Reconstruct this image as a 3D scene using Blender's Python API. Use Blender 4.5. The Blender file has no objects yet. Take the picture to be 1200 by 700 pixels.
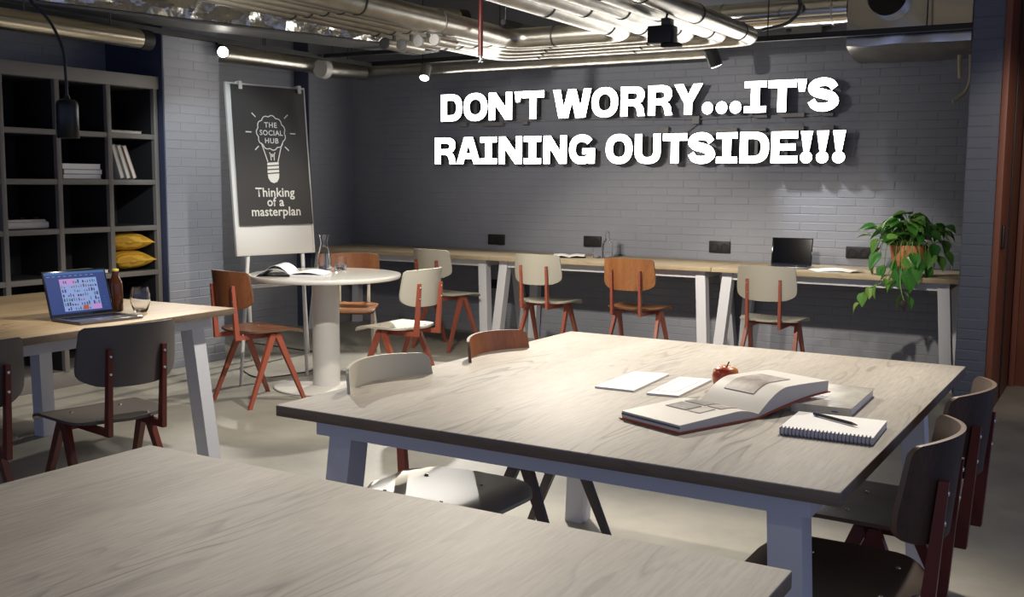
import bpy, bmesh, math, random
from mathutils import Vector, Matrix, noise
from mathutils.geometry import tessellate_polygon
random.seed(7)
S = bpy.context.scene
COL = S.collection
PI = math.pi

# ------------------------------------------------------------------ camera
F, YAW, PITCH, ROLL, EYE = 1221.2, .5317, .1102, .0075, 1.33
fw = Vector((-math.sin(YAW)*math.cos(PITCH), math.cos(YAW)*math.cos(PITCH), -math.sin(PITCH)))
rt = Vector((math.cos(YAW), math.sin(YAW), 0)); up = rt.cross(fw)
cr, sr = math.cos(ROLL), math.sin(ROLL)
rt, up = cr*rt+sr*up, -sr*rt+cr*up
cam = bpy.data.cameras.new('camera'); co = bpy.data.objects.new('camera', cam); COL.objects.link(co)
cam.sensor_width = 36; cam.lens = F/1200*36; cam.clip_start = .02
co.matrix_world = Matrix(((rt.x, up.x, -fw.x, 0), (rt.y, up.y, -fw.y, 0), (rt.z, up.z, -fw.z, EYE), (0, 0, 0, 1)))
S.camera = co

# ------------------------------------------------------------------ light
W = bpy.data.worlds.new('world'); S.world = W; W.use_nodes = True
W.node_tree.nodes['Background'].inputs[0].default_value = (.45, .56, 1, 1)
W.node_tree.nodes['Background'].inputs[1].default_value = .58
S.view_settings.view_transform = 'Standard'; S.view_settings.look = 'None'
S.view_settings.gamma = 1; S.view_settings.use_curve_mapping = False
S.view_settings.exposure = 0.12

WARM = (1, .91, .78); NEUT = (1, .95, .87)
def spot(name, loc, aim, watts, deg, blend=.35, col=WARM, r=.035):
    l = bpy.data.lights.new(name, 'SPOT'); o = bpy.data.objects.new(name, l); COL.objects.link(o)
    l.energy = watts; l.color = col; l.spot_size = math.radians(deg); l.spot_blend = blend; l.shadow_soft_size = r
    o.location = loc
    o.rotation_euler = (Vector(aim)-Vector(loc)).to_track_quat('-Z', 'Y').to_euler()
    return o
# ceiling spots without lamp bodies, several added as fill (those on the two visible tracks carry lamp heads further down)
spot('spot_light', (-2.55, 4.55, 2.25), (-1.45, 3.1, .74), 270, 68, .7)           # over the middle table
spot('spot_light', (-.75, 3.9, 2.25), (-1.0, 2.8, .74), 115, 84, .7)  # added fill for the near right of the middle table
spot('spot_light', (-3.0, 4.6, 2.2), (-4.4, 5.2, .2), 110, 80, .4)                 # round table
spot('spot_light', (-2.5, 3.4, 2.25), (-3.6, 3.9, .2), 170, 85, .4, NEUT)          # floor and laptop table
spot('spot_light', (-3.3, 4.6, 2.22), (-3.3, 7.0, .6), 200, 52, .7)                # counter chairs
spot('spot_light', (-1.8, 4.6, 2.22), (-1.95, 7.0, .6), 220, 44, .7)
spot('spot_light', (-3.9, 3.95, 2.2), (-5.9, 5.62, 1.15), 120, 36, .6, (.85, .93, 1))  # added cool fill on brick pier and niche
spot('spot_light', (.25, 4.6, 2.3), (-.45, 7.2, .9), 100, 50, .6)                   # extra lamp added to brighten the brown door corner
spot('spot_light', (-3.6, 4.7, 2.2), (-3.5, 7.88, 1.5), 130, 80, 1, NEUT)             # added wash, lifts the wall behind the sign
spot('spot_light', (-3.0, 1.9, 2.25), (-2.1, 2.7, .5), 30, 60, .5)                  # fill added for the left side of the middle table
spot('spot_light', (-1.2, .3, 2.3), (-.7, 1.3, .74), 12, 90, .7, NEUT)

# ------------------------------------------------------------------ materials
MATS = {}
def mat(name, col, rough=.5, metal=0, spec=.5, build=None):
    if name in MATS: return MATS[name]
    m = bpy.data.materials.new(name); m.use_nodes = True
    b = m.node_tree.nodes['Principled BSDF']
    b.inputs['Base Color'].default_value = (*col, 1); b.inputs['Roughness'].default_value = rough
    b.inputs['Metallic'].default_value = metal; b.inputs['Specular IOR Level'].default_value = spec
    MATS[name] = m
    if build: build(m.node_tree, b)
    return m
def N(nt, t, **kw):
    n = nt.nodes.new(t)
    for k, v in kw.items():
        if k in n.inputs.keys(): n.inputs[k].default_value = v
        else: setattr(n, k, v)
    return n
def ramp(nt, fac, stops):
    r = nt.nodes.new('ShaderNodeValToRGB'); e = r.color_ramp.elements
    while len(e) < len(stops): e.new(.5)
    for el, (p, c) in zip(e, stops): el.position = p; el.color = (*c, 1)
    nt.links.new(fac, r.inputs[0]); return r
def wood(dark, light, scale=1, axis='Y', line=.5):
    def f(nt, b):
        tc = N(nt, 'ShaderNodeTexCoord')
        def mapped(across, along):
            mp = N(nt, 'ShaderNodeMapping'); sc = {'Y': (across, along, across), 'X': (along, across, across), 'Z': (across, across, along)}[axis]
            mp.inputs['Scale'].default_value = tuple(q*scale for q in sc); nt.links.new(tc.outputs['Object'], mp.inputs[0]); return mp.outputs[0]
        def nz(vec, sc, det, ro=.55):
            n = N(nt, 'ShaderNodeTexNoise', Scale=sc, Detail=det, Roughness=ro); nt.links.new(vec, n.inputs['Vector']); return n.outputs[0]
        broad = nz(mapped(5, .5), 1, 4); fine = nz(mapped(150, 9), 1, 4, .7); body = nz(mapped(3.4, .45), 1, 3, .45); mask = nz(mapped(4, .9), 1, 3)
        r1 = ramp(nt, broad, [(.32, dark), (.66, light)])
        mu = N(nt, 'ShaderNodeMath', operation='MULTIPLY'); mu.inputs[1].default_value = 30; nt.links.new(body, mu.inputs[0])
        fr = N(nt, 'ShaderNodeMath', operation='FRACT'); nt.links.new(mu.outputs[0], fr.inputs[0])
        r2 = ramp(nt, fr.outputs[0], [(0, (1-line,)*3), (.10, (1-line*.6,)*3), (.30, (1, 1, 1)), (.9, (1, 1, 1)), (1, (1-line,)*3)])
        rm = ramp(nt, mask, [(.47, (0, 0, 0)), (.62, (1, 1, 1))])
        r3 = ramp(nt, fine, [(.36, (.66,)*3), (.60, (1, 1, 1))])
        m1 = N(nt, 'ShaderNodeMixRGB', blend_type='MULTIPLY'); nt.links.new(rm.outputs[0], m1.inputs[0])
        nt.links.new(r1.outputs[0], m1.inputs[1]); nt.links.new(r2.outputs[0], m1.inputs[2])
        m2 = N(nt, 'ShaderNodeMixRGB', blend_type='MULTIPLY'); m2.inputs[0].default_value = .7
        nt.links.new(m1.outputs[0], m2.inputs[1]); nt.links.new(r3.outputs[0], m2.inputs[2])
        nt.links.new(m2.outputs[0], b.inputs['Base Color'])
        bp = N(nt, 'ShaderNodeBump', Strength=.08, Distance=.002)
        nt.links.new(fine, bp.inputs['Height']); nt.links.new(bp.outputs[0], b.inputs['Normal'])
    return f
def mottle(c1, c2, scale=3, bump=.0, detail=6, bscale=60):
    def f(nt, b):
        tc = N(nt, 'ShaderNodeTexCoord')
        n = N(nt, 'ShaderNodeTexNoise', Scale=scale, Detail=detail, Roughness=.62)
        nt.links.new(tc.outputs['Object'], n.inputs['Vector'])
        r = ramp(nt, n.outputs[0], [(.32, c1), (.68, c2)]); nt.links.new(r.outputs[0], b.inputs['Base Color'])
        if bump:
            n2 = N(nt, 'ShaderNodeTexNoise', Scale=bscale, Detail=3); nt.links.new(tc.outputs['Object'], n2.inputs['Vector'])
            bp = N(nt, 'ShaderNodeBump', Strength=bump, Distance=.01)
            nt.links.new(n2.outputs[0], bp.inputs['Height']); nt.links.new(bp.outputs[0], b.inputs['Normal'])
    return f
def emit(name, col, st):
    m = mat(name, col, .5); b = m.node_tree.nodes['Principled BSDF']
    b.inputs['Emission Color'].default_value = (*col, 1); b.inputs['Emission Strength'].default_value = st
    return m
def glow(name, col, st):
    m = emit(name, col, st); b = m.node_tree.nodes['Principled BSDF']; b.inputs['Base Color'].default_value = (0, 0, 0, 1); b.inputs['Specular IOR Level'].default_value = .2; return m
def glass(name, col=(1, 1, 1), ior=1.45, rough=0):
    m = mat(name, col, rough); b = m.node_tree.nodes['Principled BSDF']
    b.inputs['Transmission Weight'].default_value = 1; b.inputs['IOR'].default_value = ior
    return m

M_FLOOR = mat('concrete_floor', (.4, .38, .33), .5, build=mottle((.27, .255, .215), (.385, .365, .31), 2.2, .05))
M_SLAB = mat('concrete_ceiling', (.2, .19, .16), .9, build=mottle((.46, .43, .35), (.66, .62, .53), 1.6, .3, bscale=18))
M_PAINT = mat('wall_paint', (.13, .14, .165), .55, build=mottle((.222, .230, .258), (.242, .250, .279), 5, .05, bscale=45))
M_MORTAR = mat('painted_joint', (.228, .236, .264), .6)
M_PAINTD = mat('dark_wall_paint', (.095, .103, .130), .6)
M_NAVY = mat('dark_navy', (.045, .055, .10), .6)  # on the pier side faces this tone paints in their shadow
M_BROWN = mat('rust_brown_panel', (.20, .065, .032), .55, build=mottle((.18, .057, .028), (.22, .072, .036), 2))
M_SHELF = mat('taupe_laminate', (.155, .143, .128), .55)
M_SHELFIN = mat('black_shelf_back', (.012, .012, .013), .8)
M_TOP = mat('grey_oak', (.4, .35, .28), .60, build=wood((.33, .295, .25), (.42, .385, .335), 1, 'Y', .62))
M_TOPX = mat('pale_oak', (.5, .4, .26), .55, build=wood((.42, .32, .19), (.56, .45, .29), 1, 'X', .3))
M_TOPW = mat('warm_oak', (.5, .37, .2), .55, build=wood((.29, .20, .105), (.41, .295, .165), 1, 'Y', .5))
M_EDGE = mat('oak_edge', (.26, .2, .14), .5, build=wood((.13, .095, .066), (.20, .146, .098), 1.4, 'X', .4))  # brown edge banding, toned darker to stand for the weaker light on edges
M_LEG = mat('white_table_leg', (.62, .62, .64), .42)
M_WHITE = mat('white_lacquer', (.66, .64, .59), .35)
M_RTOP = mat('white_table_top', (.74, .72, .66), .12)
M_FRAME = mat('terracotta_steel', (.34, .088, .050), .35)
M_FRAMED = mat('oxblood_steel', (.125, .021, .012), .35)
M_FRAMEG = mat('bronze_grey_steel', (.10, .085, .075), .4)
M_FRAMEW = mat('cream_steel', (.72, .66, .54), .35)
M_BEIGE = mat('beige_painted_ply', (.46, .43, .345), .4)
M_PLYBR = mat('brown_ply', (.27, .09, .03), .32, build=wood((.19, .062, .022), (.30, .105, .038), 1.6, 'Z', .35))
M_PLYOR = mat('orange_ply', (.42, .17, .06), .3, build=wood((.33, .125, .042), (.47, .20, .072), 1.6, 'Z', .35))
M_PLYDK = mat('walnut_ply', (.09, .05, .032), .38, spec=.25, build=wood((.04, .022, .014), (.085, .045, .027), 1.6, 'Z', .4))
M_PLYGR = mat('charcoal_ply', (.092, .080, .072), .42)
M_PLYED = mat('ply_edge', (.13, .075, .042), .5)
M_STEEL = mat('rivet_steel', (.7, .7, .7), .2, 1)
def galv(nt, b):
    tc = N(nt, 'ShaderNodeTexCoord'); n = N(nt, 'ShaderNodeTexNoise', Scale=9, Detail=4)
    nt.links.new(tc.outputs['Object'], n.inputs['Vector'])
    r = ramp(nt, n.outputs[0], [(.3, (.40, .38, .33)), (.7, (.54, .51, .45))]); nt.links.new(r.outputs[0], b.inputs['Base Color'])
M_GALV = mat('galvanised_steel', (.6, .57, .5), .33, 1, build=galv)
def crumple(nt, b):
    tc = N(nt, 'ShaderNodeTexCoord'); n = N(nt, 'ShaderNodeTexVoronoi', Scale=7)
    nt.links.new(tc.outputs['Object'], n.inputs['Vector'])
    n2 = N(nt, 'ShaderNodeTexNoise', Scale=5, Detail=3); nt.links.new(tc.outputs['Object'], n2.inputs['Vector'])
    ad = N(nt, 'ShaderNodeMath', operation='ADD'); nt.links.new(n.outputs[0], ad.inputs[0]); nt.links.new(n2.outputs[0], ad.inputs[1])
    bp = N(nt, 'ShaderNodeBump', Strength=.6, Distance=.06)
    nt.links.new(ad.outputs[0], bp.inputs['Height']); nt.links.new(bp.outputs[0], b.inputs['Normal'])
M_FOIL = mat('crumpled_foil', (.75, .74, .70), .24, 1, build=crumple)
M_BLACK = mat('black_matt', (.012, .012, .012), .5)
M_BLKGL = mat('black_gloss', (.01, .01, .011), .12)
M_DARKMET = mat('dark_grey_metal', (.08, .08, .078), .4, .6)
M_GREYMET = mat('grey_panel', (.16, .16, .16), .5)
M_RED = mat('red_pipe', (.075, .008, .006), .4)
M_SOCK = mat('black_plastic', (.014, .014, .014), .5, spec=.3)
M_LAMP = emit('lamp_lens', (1, .95, .85), 30)
M_NEON = emit('letter_face', (1, .97, .92), 9)
M_RETURN = mat('letter_return', (.06, .055, .05), .4)
M_PAPER = mat('white_paper', (.86, .85, .82), .6)
M_CREAM = mat('cream_paper', (.70, .66, .58), .6)
M_GLASS = glass('clear_glass')
M_WATER = glass('water', (.98, 1, 1), 1.33)
M_AMBER = glass('amber_glass', (.32, .10, .02), 1.45)

# ------------------------------------------------------------------ mesh helpers
class MB:
    def __init__(s): s.v = []; s.f = []; s.m = []
    def add(s, vs, fs, mi=0):
        k = len(s.v); s.v += [tuple(p) for p in vs]; s.f += [tuple(i+k for i in f) for f in fs]; s.m += [mi]*len(fs); return s
    def box(s, a, b, mi=0):
        x0, y0, z0 = a; x1, y1, z1 = b
        return s.add([(x0, y0, z0), (x1, y0, z0), (x1, y1, z0), (x0, y1, z0), (x0, y0, z1), (x1, y0, z1), (x1, y1, z1), (x0, y1, z1)],
                     [(3, 2, 1, 0), (4, 5, 6, 7), (0, 1, 5, 4), (1, 2, 6, 5), (2, 3, 7, 6), (3, 0, 4, 7)], mi)
    def bevbox(s, a, b, w=.003, seg=2, mi=0):
        bm = bmesh.new(); bmesh.ops.create_cube(bm, size=1)
        for v in bm.verts: v.co = Vector([a[i]+(b[i]-a[i])*(v.co[i]+.5) for i in range(3)])
        bmesh.ops.bevel(bm, geom=bm.edges[:], offset=w, segments=seg, profile=.5, affect='EDGES')
        bm.verts.index_update()
        s.add([v.co for v in bm.verts], [[v.index for v in f.verts] for f in bm.faces], mi); bm.free(); return s
    def prism(s, c0, h0, c1, h1, mi=0):   # box lofted between two horizontal rectangles (centre, half sizes)
        q = lambda c, h: [(c[0]-h[0], c[1]-h[1], c[2]), (c[0]+h[0], c[1]-h[1], c[2]), (c[0]+h[0], c[1]+h[1], c[2]), (c[0]-h[0], c[1]+h[1], c[2])]
        return s.add(q(c0, h0)+q(c1, h1), [(3, 2, 1, 0), (4, 5, 6, 7), (0, 1, 5, 4), (1, 2, 6, 5), (2, 3, 7, 6), (3, 0, 4, 7)], mi)
    def tube(s, pts, r, n=12, cap=True, mi=0, closed=False):
        pts = [Vector(p) for p in pts]; K = len(pts); rs = r if isinstance(r, (list, tuple)) else [r]*K
        ring = []; prev = None
        for i in range(K):
            t = (pts[min(i+1, K-1)]-pts[max(i-1, 0)]).normalized()
            if prev is None:
                a = Vector((0, 0, 1)) if abs(t.z) < .9 else Vector((1, 0, 0)); u = t.cross(a).normalized()
            else: u = (prev-t*prev.dot(t)).normalized()
            prev = u; w = t.cross(u)
            ring.append([pts[i]+rs[i]*(math.cos(2*PI*k/n)*u+math.sin(2*PI*k/n)*w) for k in range(n)])
        vs = [p for R_ in ring for p in R_]; fs = []
        for i in range(K-1):
            for k in range(n): fs.append((i*n+k, i*n+(k+1) % n, (i+1)*n+(k+1) % n, (i+1)*n+k))
        if cap: fs.append(tuple(range(n-1, -1, -1))); fs.append(tuple((K-1)*n+k for k in range(n)))
        return s.add(vs, fs, mi)
    def lathe(s, prof, n=28, c=(0, 0, 0), mi=0):
        vs = []; fs = []
        for (r, z) in prof:
            for k in range(n): vs.append((c[0]+r*math.cos(2*PI*k/n), c[1]+r*math.sin(2*PI*k/n), c[2]+z))
        for i in range(len(prof)-1):
            for k in range(n): fs.append((i*n+k, i*n+(k+1) % n, (i+1)*n+(k+1) % n, (i+1)*n+k))
        if prof[0][0] > 1e-4: fs.append(tuple(range(n-1, -1, -1)))
        if prof[-1][0] > 1e-4: fs.append(tuple((len(prof)-1)*n+k for k in range(n)))
        return s.add(vs, fs, mi)
    def sheet(s, P, nu, nv, off, mi=0, me=None):   # P[i][j] points, thickness vector off(i,j)
        vs = [P[i][j] for i in range(nu) for j in range(nv)]
        vs2 = [Vector(P[i][j])+Vector(off) for i in range(nu) for j in range(nv)]
        K = nu*nv; fs = []; I = lambda i, j: i*nv+j
        for i in range(nu-1):
            for j in range(nv-1):
                fs.append((I(i, j), I(i+1, j), I(i+1, j+1), I(i, j+1))); fs.append((K+I(i, j), K+I(i, j+1), K+I(i+1, j+1), K+I(i+1, j)))
        ed = [I(i, 0) for i in range(nu)]+[I(nu-1, j) for j in range(1, nv)]+[I(i, nv-1) for i in range(nu-2, -1, -1)]+[I(0, j) for j in range(nv-2, 0, -1)]
        s.add(vs+vs2, fs, mi)
        k0 = len(s.v)-2*K; e = []
        for a in range(len(ed)):
            p, q = ed[a], ed[(a+1) % len(ed)]; e.append((q+k0, p+k0, K+p+k0, K+q+k0))
        s.f += e; s.m += [mi if me is None else me]*len(e); return s
    def extrude(s, outer, holes, d0, d1, f, mi=0, ms=0):   # 2D polygons -> slab; f(x,y,d)->3D
        polys = [outer]+holes; flat = [p for pl in polys for p in pl]; n = len(flat)
        tris = tessellate_polygon([[Vector((p[0], p[1], 0)) for p in pl] for pl in polys])
        vs = [f(p[0], p[1], d0) for p in flat]+[f(p[0], p[1], d1) for p in flat]
        def ccw(t):
            a, b, c = [flat[i] for i in t]; return (b[0]-a[0])*(c[1]-a[1])-(b[1]-a[1])*(c[0]-a[0]) > 0
        T = [t if ccw(t) else t[::-1] for t in tris]
        s.add(vs, [tuple(t) for t in T], mi); k0 = len(s.v)-2*n
        s.f += [tuple(k0+n+i for i in t[::-1]) for t in T]; s.m += [ms]*len(T)
        k = 0
        for pl in polys:
            for i in range(len(pl)):
                a, b = k0+k+i, k0+k+(i+1) % len(pl); s.f.append((a, b, b+n, a+n)); s.m.append(ms)
            k += len(pl)
        return s
    def mesh(s, name, mats, smooth=35, fix=True):
        me = bpy.data.meshes.new(name); me.from_pydata(s.v, [], s.f)
        for m in (mats if isinstance(mats, (list, tuple)) else [mats]): me.materials.append(m)
        me.polygons.foreach_set('material_index', s.m)
        if fix:
            bm = bmesh.new(); bm.from_mesh(me); bmesh.ops.recalc_face_normals(bm, faces=bm.faces[:]); bm.to_mesh(me); bm.free()
        if smooth:
            me.polygons.foreach_set('use_smooth', [True]*len(me.polygons)); me.set_sharp_from_angle(angle=math.radians(smooth))
        me.update(); return me
def link(name, data, parent=None, loc=(0, 0, 0), rz=0, rot=None):
    o = bpy.data.objects.new(name, data); COL.objects.link(o); o.location = loc
    o.rotation_euler = rot if rot else (0, 0, rz)
    if parent: o.parent = parent
    return o
def obj(name, mb, mats, parent=None, loc=(0, 0, 0), rz=0, smooth=35, rot=None, fix=True):
    return link(name, mb.mesh(name, mats, smooth, fix), parent, loc, rz, rot)
def tag(o, label, cat, group=None):
    o['label'] = label; o['category'] = cat
    if group: o['group'] = group
    return o
def thing(name, label, cat, loc=(0, 0, 0), rz=0, group=None):
    o = link(name, None, None, loc, rz); o.empty_display_size = .1; return tag(o, label, cat, group)
def struct(o, label=None, cat=None):
    o['kind'] = 'structure'
    if label: o['label'] = label
    if cat: o['category'] = cat
    return o
def arc(c, r, a0, a1, n): return [(c[0]+r*math.cos(a0+(a1-a0)*i/n), c[1]+r*math.sin(a0+(a1-a0)*i/n)) for i in range(n+1)]

# ================================================================== SETTING
CEIL = 3.0
struct(obj('floor', MB().box((-9, -4, -.1), (4, 9.5, 0)), M_FLOOR, smooth=0), 'pale polished concrete floor', 'floor')
struct(obj('ceiling', MB().box((-9, -4, CEIL), (4, 9.5, CEIL+.15)), M_SLAB, smooth=0), 'bare concrete ceiling slab behind the pipes', 'ceiling')

BL, BH, GAP, PR = .268, .062, .004, .0020
def brick_mesh(w):
    b = .0035; h = BH-GAP; w = w-GAP
    mb = MB().add([(-w/2, 0, -h/2), (w/2, 0, -h/2), (w/2, 0, h/2), (-w/2, 0, h/2),
                   (-w/2+b, -PR, -h/2+b), (w/2-b, -PR, -h/2+b), (w/2-b, -PR, h/2-b), (-w/2+b, -PR, h/2-b)],
                  [(4, 5, 6, 7), (0, 1, 5, 4), (1, 2, 6, 5), (2, 3, 7, 6), (3, 0, 4, 7)])
    return mb
BM = {}
def brick_wall(wall, origin, ang, length, height, paint, key, z0=0, limit=290):
    """bricks in running bond on the plane through origin; local x runs along the wall, front faces local -y"""
    items = []
    rows = int(height/BH)
    for r_ in range(rows):
        off = (r_ % 2)*BL/2; x = -off
        while x < length-.01:
            a, b = max(x, 0), min(x+BL, length)
            if b-a > .04: items.append(((a+b)/2, z0+(r_+.5)*BH, round(b-a, 3)))
            x += BL
    items.sort(key=key)
    c, s = math.cos(ang), math.sin(ang); rest = MB()
    for i, (x, z, w) in enumerate(items):
        dy = random.uniform(-.0012, .0012); tilt = random.uniform(-.004, .004)
        if i < limit:
            if (w, paint.name) not in BM: BM[(w, paint.name)] = brick_mesh(w).mesh('brick', paint, 0, False)
            o = link('brick', BM[(w, paint.name)], wall)
            o.location = (origin[0]+c*x-s*dy, origin[1]+s*x+c*dy, z); o.rotation_euler = (0, tilt, ang)
        else:
            q = brick_mesh(w)
            rest.add([(origin[0]+c*(x+vx)-s*(vy+dy), origin[1]+s*(x+vx)+c*(vy+dy), z+vz) for vx, vy, vz in q.v], q.f)
    if rest.v:
        o = obj('brick_field', rest, paint, wall, smooth=0, fix=False); o['kind'] = 'stuff'

YB, XL, XR = 7.88, -6.41, -.98
wb = struct(obj('wall_back', MB().box((XL-.4, YB, 0), (XR+.4, YB+.2, CEIL)), M_MORTAR, smooth=0), 'grey-blue painted brick wall behind the glowing letters', 'wall')
def kb(it):   # bricks the photo shows largest and clearest: right half, beside and above the counter
    x, z, w = it; X = XL+x; return abs(X-(-1.45))*.55+abs(z-1.35)
brick_wall(wb, (XL, YB), 0, XR-XL, 2.5, M_PAINT, kb)
# left side: near pier, niche wall, far pier
XP, XN, XF = -5.77, -6.58, -6.41
wl = struct(obj('wall_left', MB().box((XP-.9, 5.06, 0), (XP, 5.57, CEIL)), [M_MORTAR], smooth=0), 'grey-blue brick pier between bookcase and niche', 'wall')
brick_wall(wl, (XP, 5.06), PI/2, .51, 2.5, M_PAINT, lambda it: it[1])
ws = obj('side_face', MB().box((XP-.9, 5.052, 0), (XP-.004, 5.06, CEIL)), M_NAVY, wl, smooth=0)  # thin dark sheet, shade of this pier side put into its colour
wn = struct(obj('wall_left_niche', MB().box((XN-.2, 5.3, 0), (XN, YB, CEIL)), M_MORTAR, smooth=0), 'grey-blue brick wall recessed behind the easel', 'wall')
brick_wall(wn, (XN, 5.9), PI/2, 1.42, 2.5, M_PAINT, lambda it: abs(it[1]-1.6))
wf_ = struct(obj('wall_left_far', MB().box((XN-.1, 7.27, 0), (XF, YB, CEIL)), M_MORTAR, smooth=0), 'grey-blue brick pier in the far corner', 'wall')
brick_wall(wf_, (XF, 7.27), PI/2, .61, 2.5, M_PAINT, lambda it: abs(it[1]-1.6))
obj('side_face', MB().box((XN-.1, 7.262, 0), (XF-.004, 7.27, CEIL)), M_NAVY, wf_, smooth=0)  # navy sheet standing for the shadow on the far pier's near side
wsh = struct(obj('wall_left_shelf', MB().box((-6.7, -1.5, 0), (-6.35, 5.06, CEIL)), M_MORTAR, smooth=0), 'dark brick wall above the bookcase', 'wall')
brick_wall(wsh, (-6.35, 3.2), PI/2, 1.85, .93, M_PAINT, lambda it: -it[1], z0=2.04)
# right side: brick pier, rust brown cladding and door beyond
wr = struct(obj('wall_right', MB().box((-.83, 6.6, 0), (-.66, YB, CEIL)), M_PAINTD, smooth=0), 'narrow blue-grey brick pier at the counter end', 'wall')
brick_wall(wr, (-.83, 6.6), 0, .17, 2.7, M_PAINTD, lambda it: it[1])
cl = struct(obj('trim_1', MB().bevbox((-.66, 6.59, 0), (-.625, 7.66, CEIL), .004), M_BROWN), 'rust brown cladding on the side of the pier', 'cladding')
obj('reveal', MB().bevbox((-.625, 7.05, .02), (-.617, 7.075, CEIL), .002), M_BLACK, cl)
dr = struct(obj('door_1', MB().bevbox((-.62, 7.68, 0), (.9, 7.76, CEIL), .004), M_BROWN), 'rust brown door panel at the right edge', 'door')
obj('door_frame', MB().bevbox((-.62, 7.63, 0), (-.585, 7.68, CEIL), .003), M_BROWN, dr)
lt = obj('latch', MB().bevbox((-.626, 6.66, .97), (-.606, 6.70, 1.11), .008, 3), M_BLACK, cl)
struct(obj('wall_right_far', MB().box((.9, 6.4, 0), (1.05, YB, CEIL)), M_NAVY, smooth=0), 'dark wall beyond the brown door', 'wall')

# ================================================================== TABLES
def table(name, label, corner, rz, w, d, top=M_TOP, h=.74, th=.03, edge=None, inset=.14, foot=.09, lw=.037, group=None):
    """corner = world xy of the near-left corner of the top"""
    t = thing(name, label, 'table', (corner[0], corner[1], 0), rz, group)
    m = MB().bevbox((0, 0, h-th), (w, d, h), .0025, 2)
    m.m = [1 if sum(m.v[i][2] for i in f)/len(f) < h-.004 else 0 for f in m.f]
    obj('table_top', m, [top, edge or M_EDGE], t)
    a = .075
    ap = MB()
    z0, z1 = h-th-.055, h-th-.001
    ap.box((a, a, z0), (w-a, a+.03, z1)); ap.box((a, d-a-.03, z0), (w-a, d-a, z1))
    ap.box((a, a+.03, z0), (a+.03, d-a-.03, z1)); ap.box((w-a-.03, a+.03, z0), (w-a, d-a-.03, z1))
    obj('apron', ap, M_LEG, t, smooth=0)
    for sx in (0, 1):
        for sy in (0, 1):
            g = lambda k: (k if not sx else w-k, k if not sy else d-k)
            (tx, ty), (fx, fy) = g(inset), g(foot)
            l = MB().prism((fx, fy, 0), (lw, lw), (tx, ty, h-th-.012), (lw, lw))
            l.box((tx-lw-.004, ty-lw-.004, h-th-.014), (tx+lw+.004, ty+lw+.004, h-th-.002))
            obj('leg', l, M_LEG, t, smooth=0)
    return t
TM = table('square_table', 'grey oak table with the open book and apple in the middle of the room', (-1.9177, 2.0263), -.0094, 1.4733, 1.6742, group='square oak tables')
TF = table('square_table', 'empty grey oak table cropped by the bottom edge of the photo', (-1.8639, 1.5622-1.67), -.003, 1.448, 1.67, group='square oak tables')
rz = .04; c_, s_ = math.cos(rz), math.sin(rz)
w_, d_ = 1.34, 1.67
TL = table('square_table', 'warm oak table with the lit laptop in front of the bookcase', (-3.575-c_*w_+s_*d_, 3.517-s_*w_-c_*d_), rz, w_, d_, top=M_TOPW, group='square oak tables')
for i, (x0, x1, lab) in enumerate(((-6.37, -4.43, 'light oak wall counter table nearest the far left corner'),
                                   (-4.425, -2.555, 'light oak wall counter table between the other two, below the sign'),
                                   (-2.55, -.90, 'light oak wall counter table carrying the potted plant'))):
    table('counter_table', lab, (x0, 7.15), 0, x1-x0, .715, top=M_TOPX, edge=M_TOPX, th=.032, inset=.10, foot=.045, group='counter tables along the back wall')
# round pedestal table
RT = thing('round_table', 'white round pedestal table with carafe and magazine beside the easel', 'table', (-4.45, 5.18, 0))
obj('table_top', MB().lathe([(.0, .708), (.470, .708), (.482, .712), (.488, .722), (.488, .732), (.484, .739), (.478, .74), (0, .74)], 72), M_RTOP, RT)
obj('pedestal', MB().lathe([(.088, .012), (.088, .708)], 40), M_WHITE, RT)
obj('base_plate', MB().lathe([(0, 0), (.335, 0), (.34, .004), (.338, .010), (.33, .014), (0, .014)], 64), M_WHITE, RT)

# ================================================================== CHAIRS
def lerp(a, b, t): return a+(b-a)*t
def seat_mb():
    nu, nv = 17, 23; P = []
    for i in range(nu):
        u = -math.cos(PI*i/(nu-1)) if i not in (0, nu-1) else (-1 if i == 0 else 1); u = .5*u+.5*(-1+2*i/(nu-1)); row = []
        for j in range(nv):
            v = .6*-math.cos(PI*j/(nv-1))+.4*(-1+2*j/(nv-1))
            hw = .2-.014*max(0, -v)**2
            hw -= .105*(max(0, -v-.5)/.5)**2.6 if v < 0 else .030*(max(0, v-.84)/.16)**2.2
            y = .205*v
            e = max(0, abs(u)-.75)/.25
            y *= 1-.035*e**2
            x = hw*u
            z = .453-.012*math.cos(u*PI/2)*math.cos(max(-1, min(1, (v+.2)/1.15))*PI/2)
            z -= max(0, v-.58)**2*.17
            z += max(0, -v-.7)**2*.06
            row.append((x, y+.005, z))
        P.append(row)
    return MB().sheet(P, nu, nv, (0, 0, -.011), 0, 1)
def back_mb():
    nu, nv = 23, 19; P = []
    for i in range(nu):
        u = -1+2*i/(nu-1); u = .5*u+.5*math.sin(u*PI/2); row = []
        for j in range(nv):
            t = .5-.5*math.cos(PI*j/(nv-1))
            hw = lerp(.199, .188, max(0, t-.35)/.65)-.004*max(0, .35-t)/.35
            hw -= .055*(max(0, .24-t)/.24)**2.6+.017*(max(0, t-.91)/.09)**2.2
            x = hw*u
            z0 = .582+.008*abs(u)**3; z1 = .812-.006*abs(u)**2
            z = lerp(z0, z1, t)
            y = -.236-.022*t+2.05*x*x
            row.append((x, y, z))
        P.append(row)
    return MB().sheet(P, nu, nv, (0, -.011, 0), 0, 1)
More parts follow.
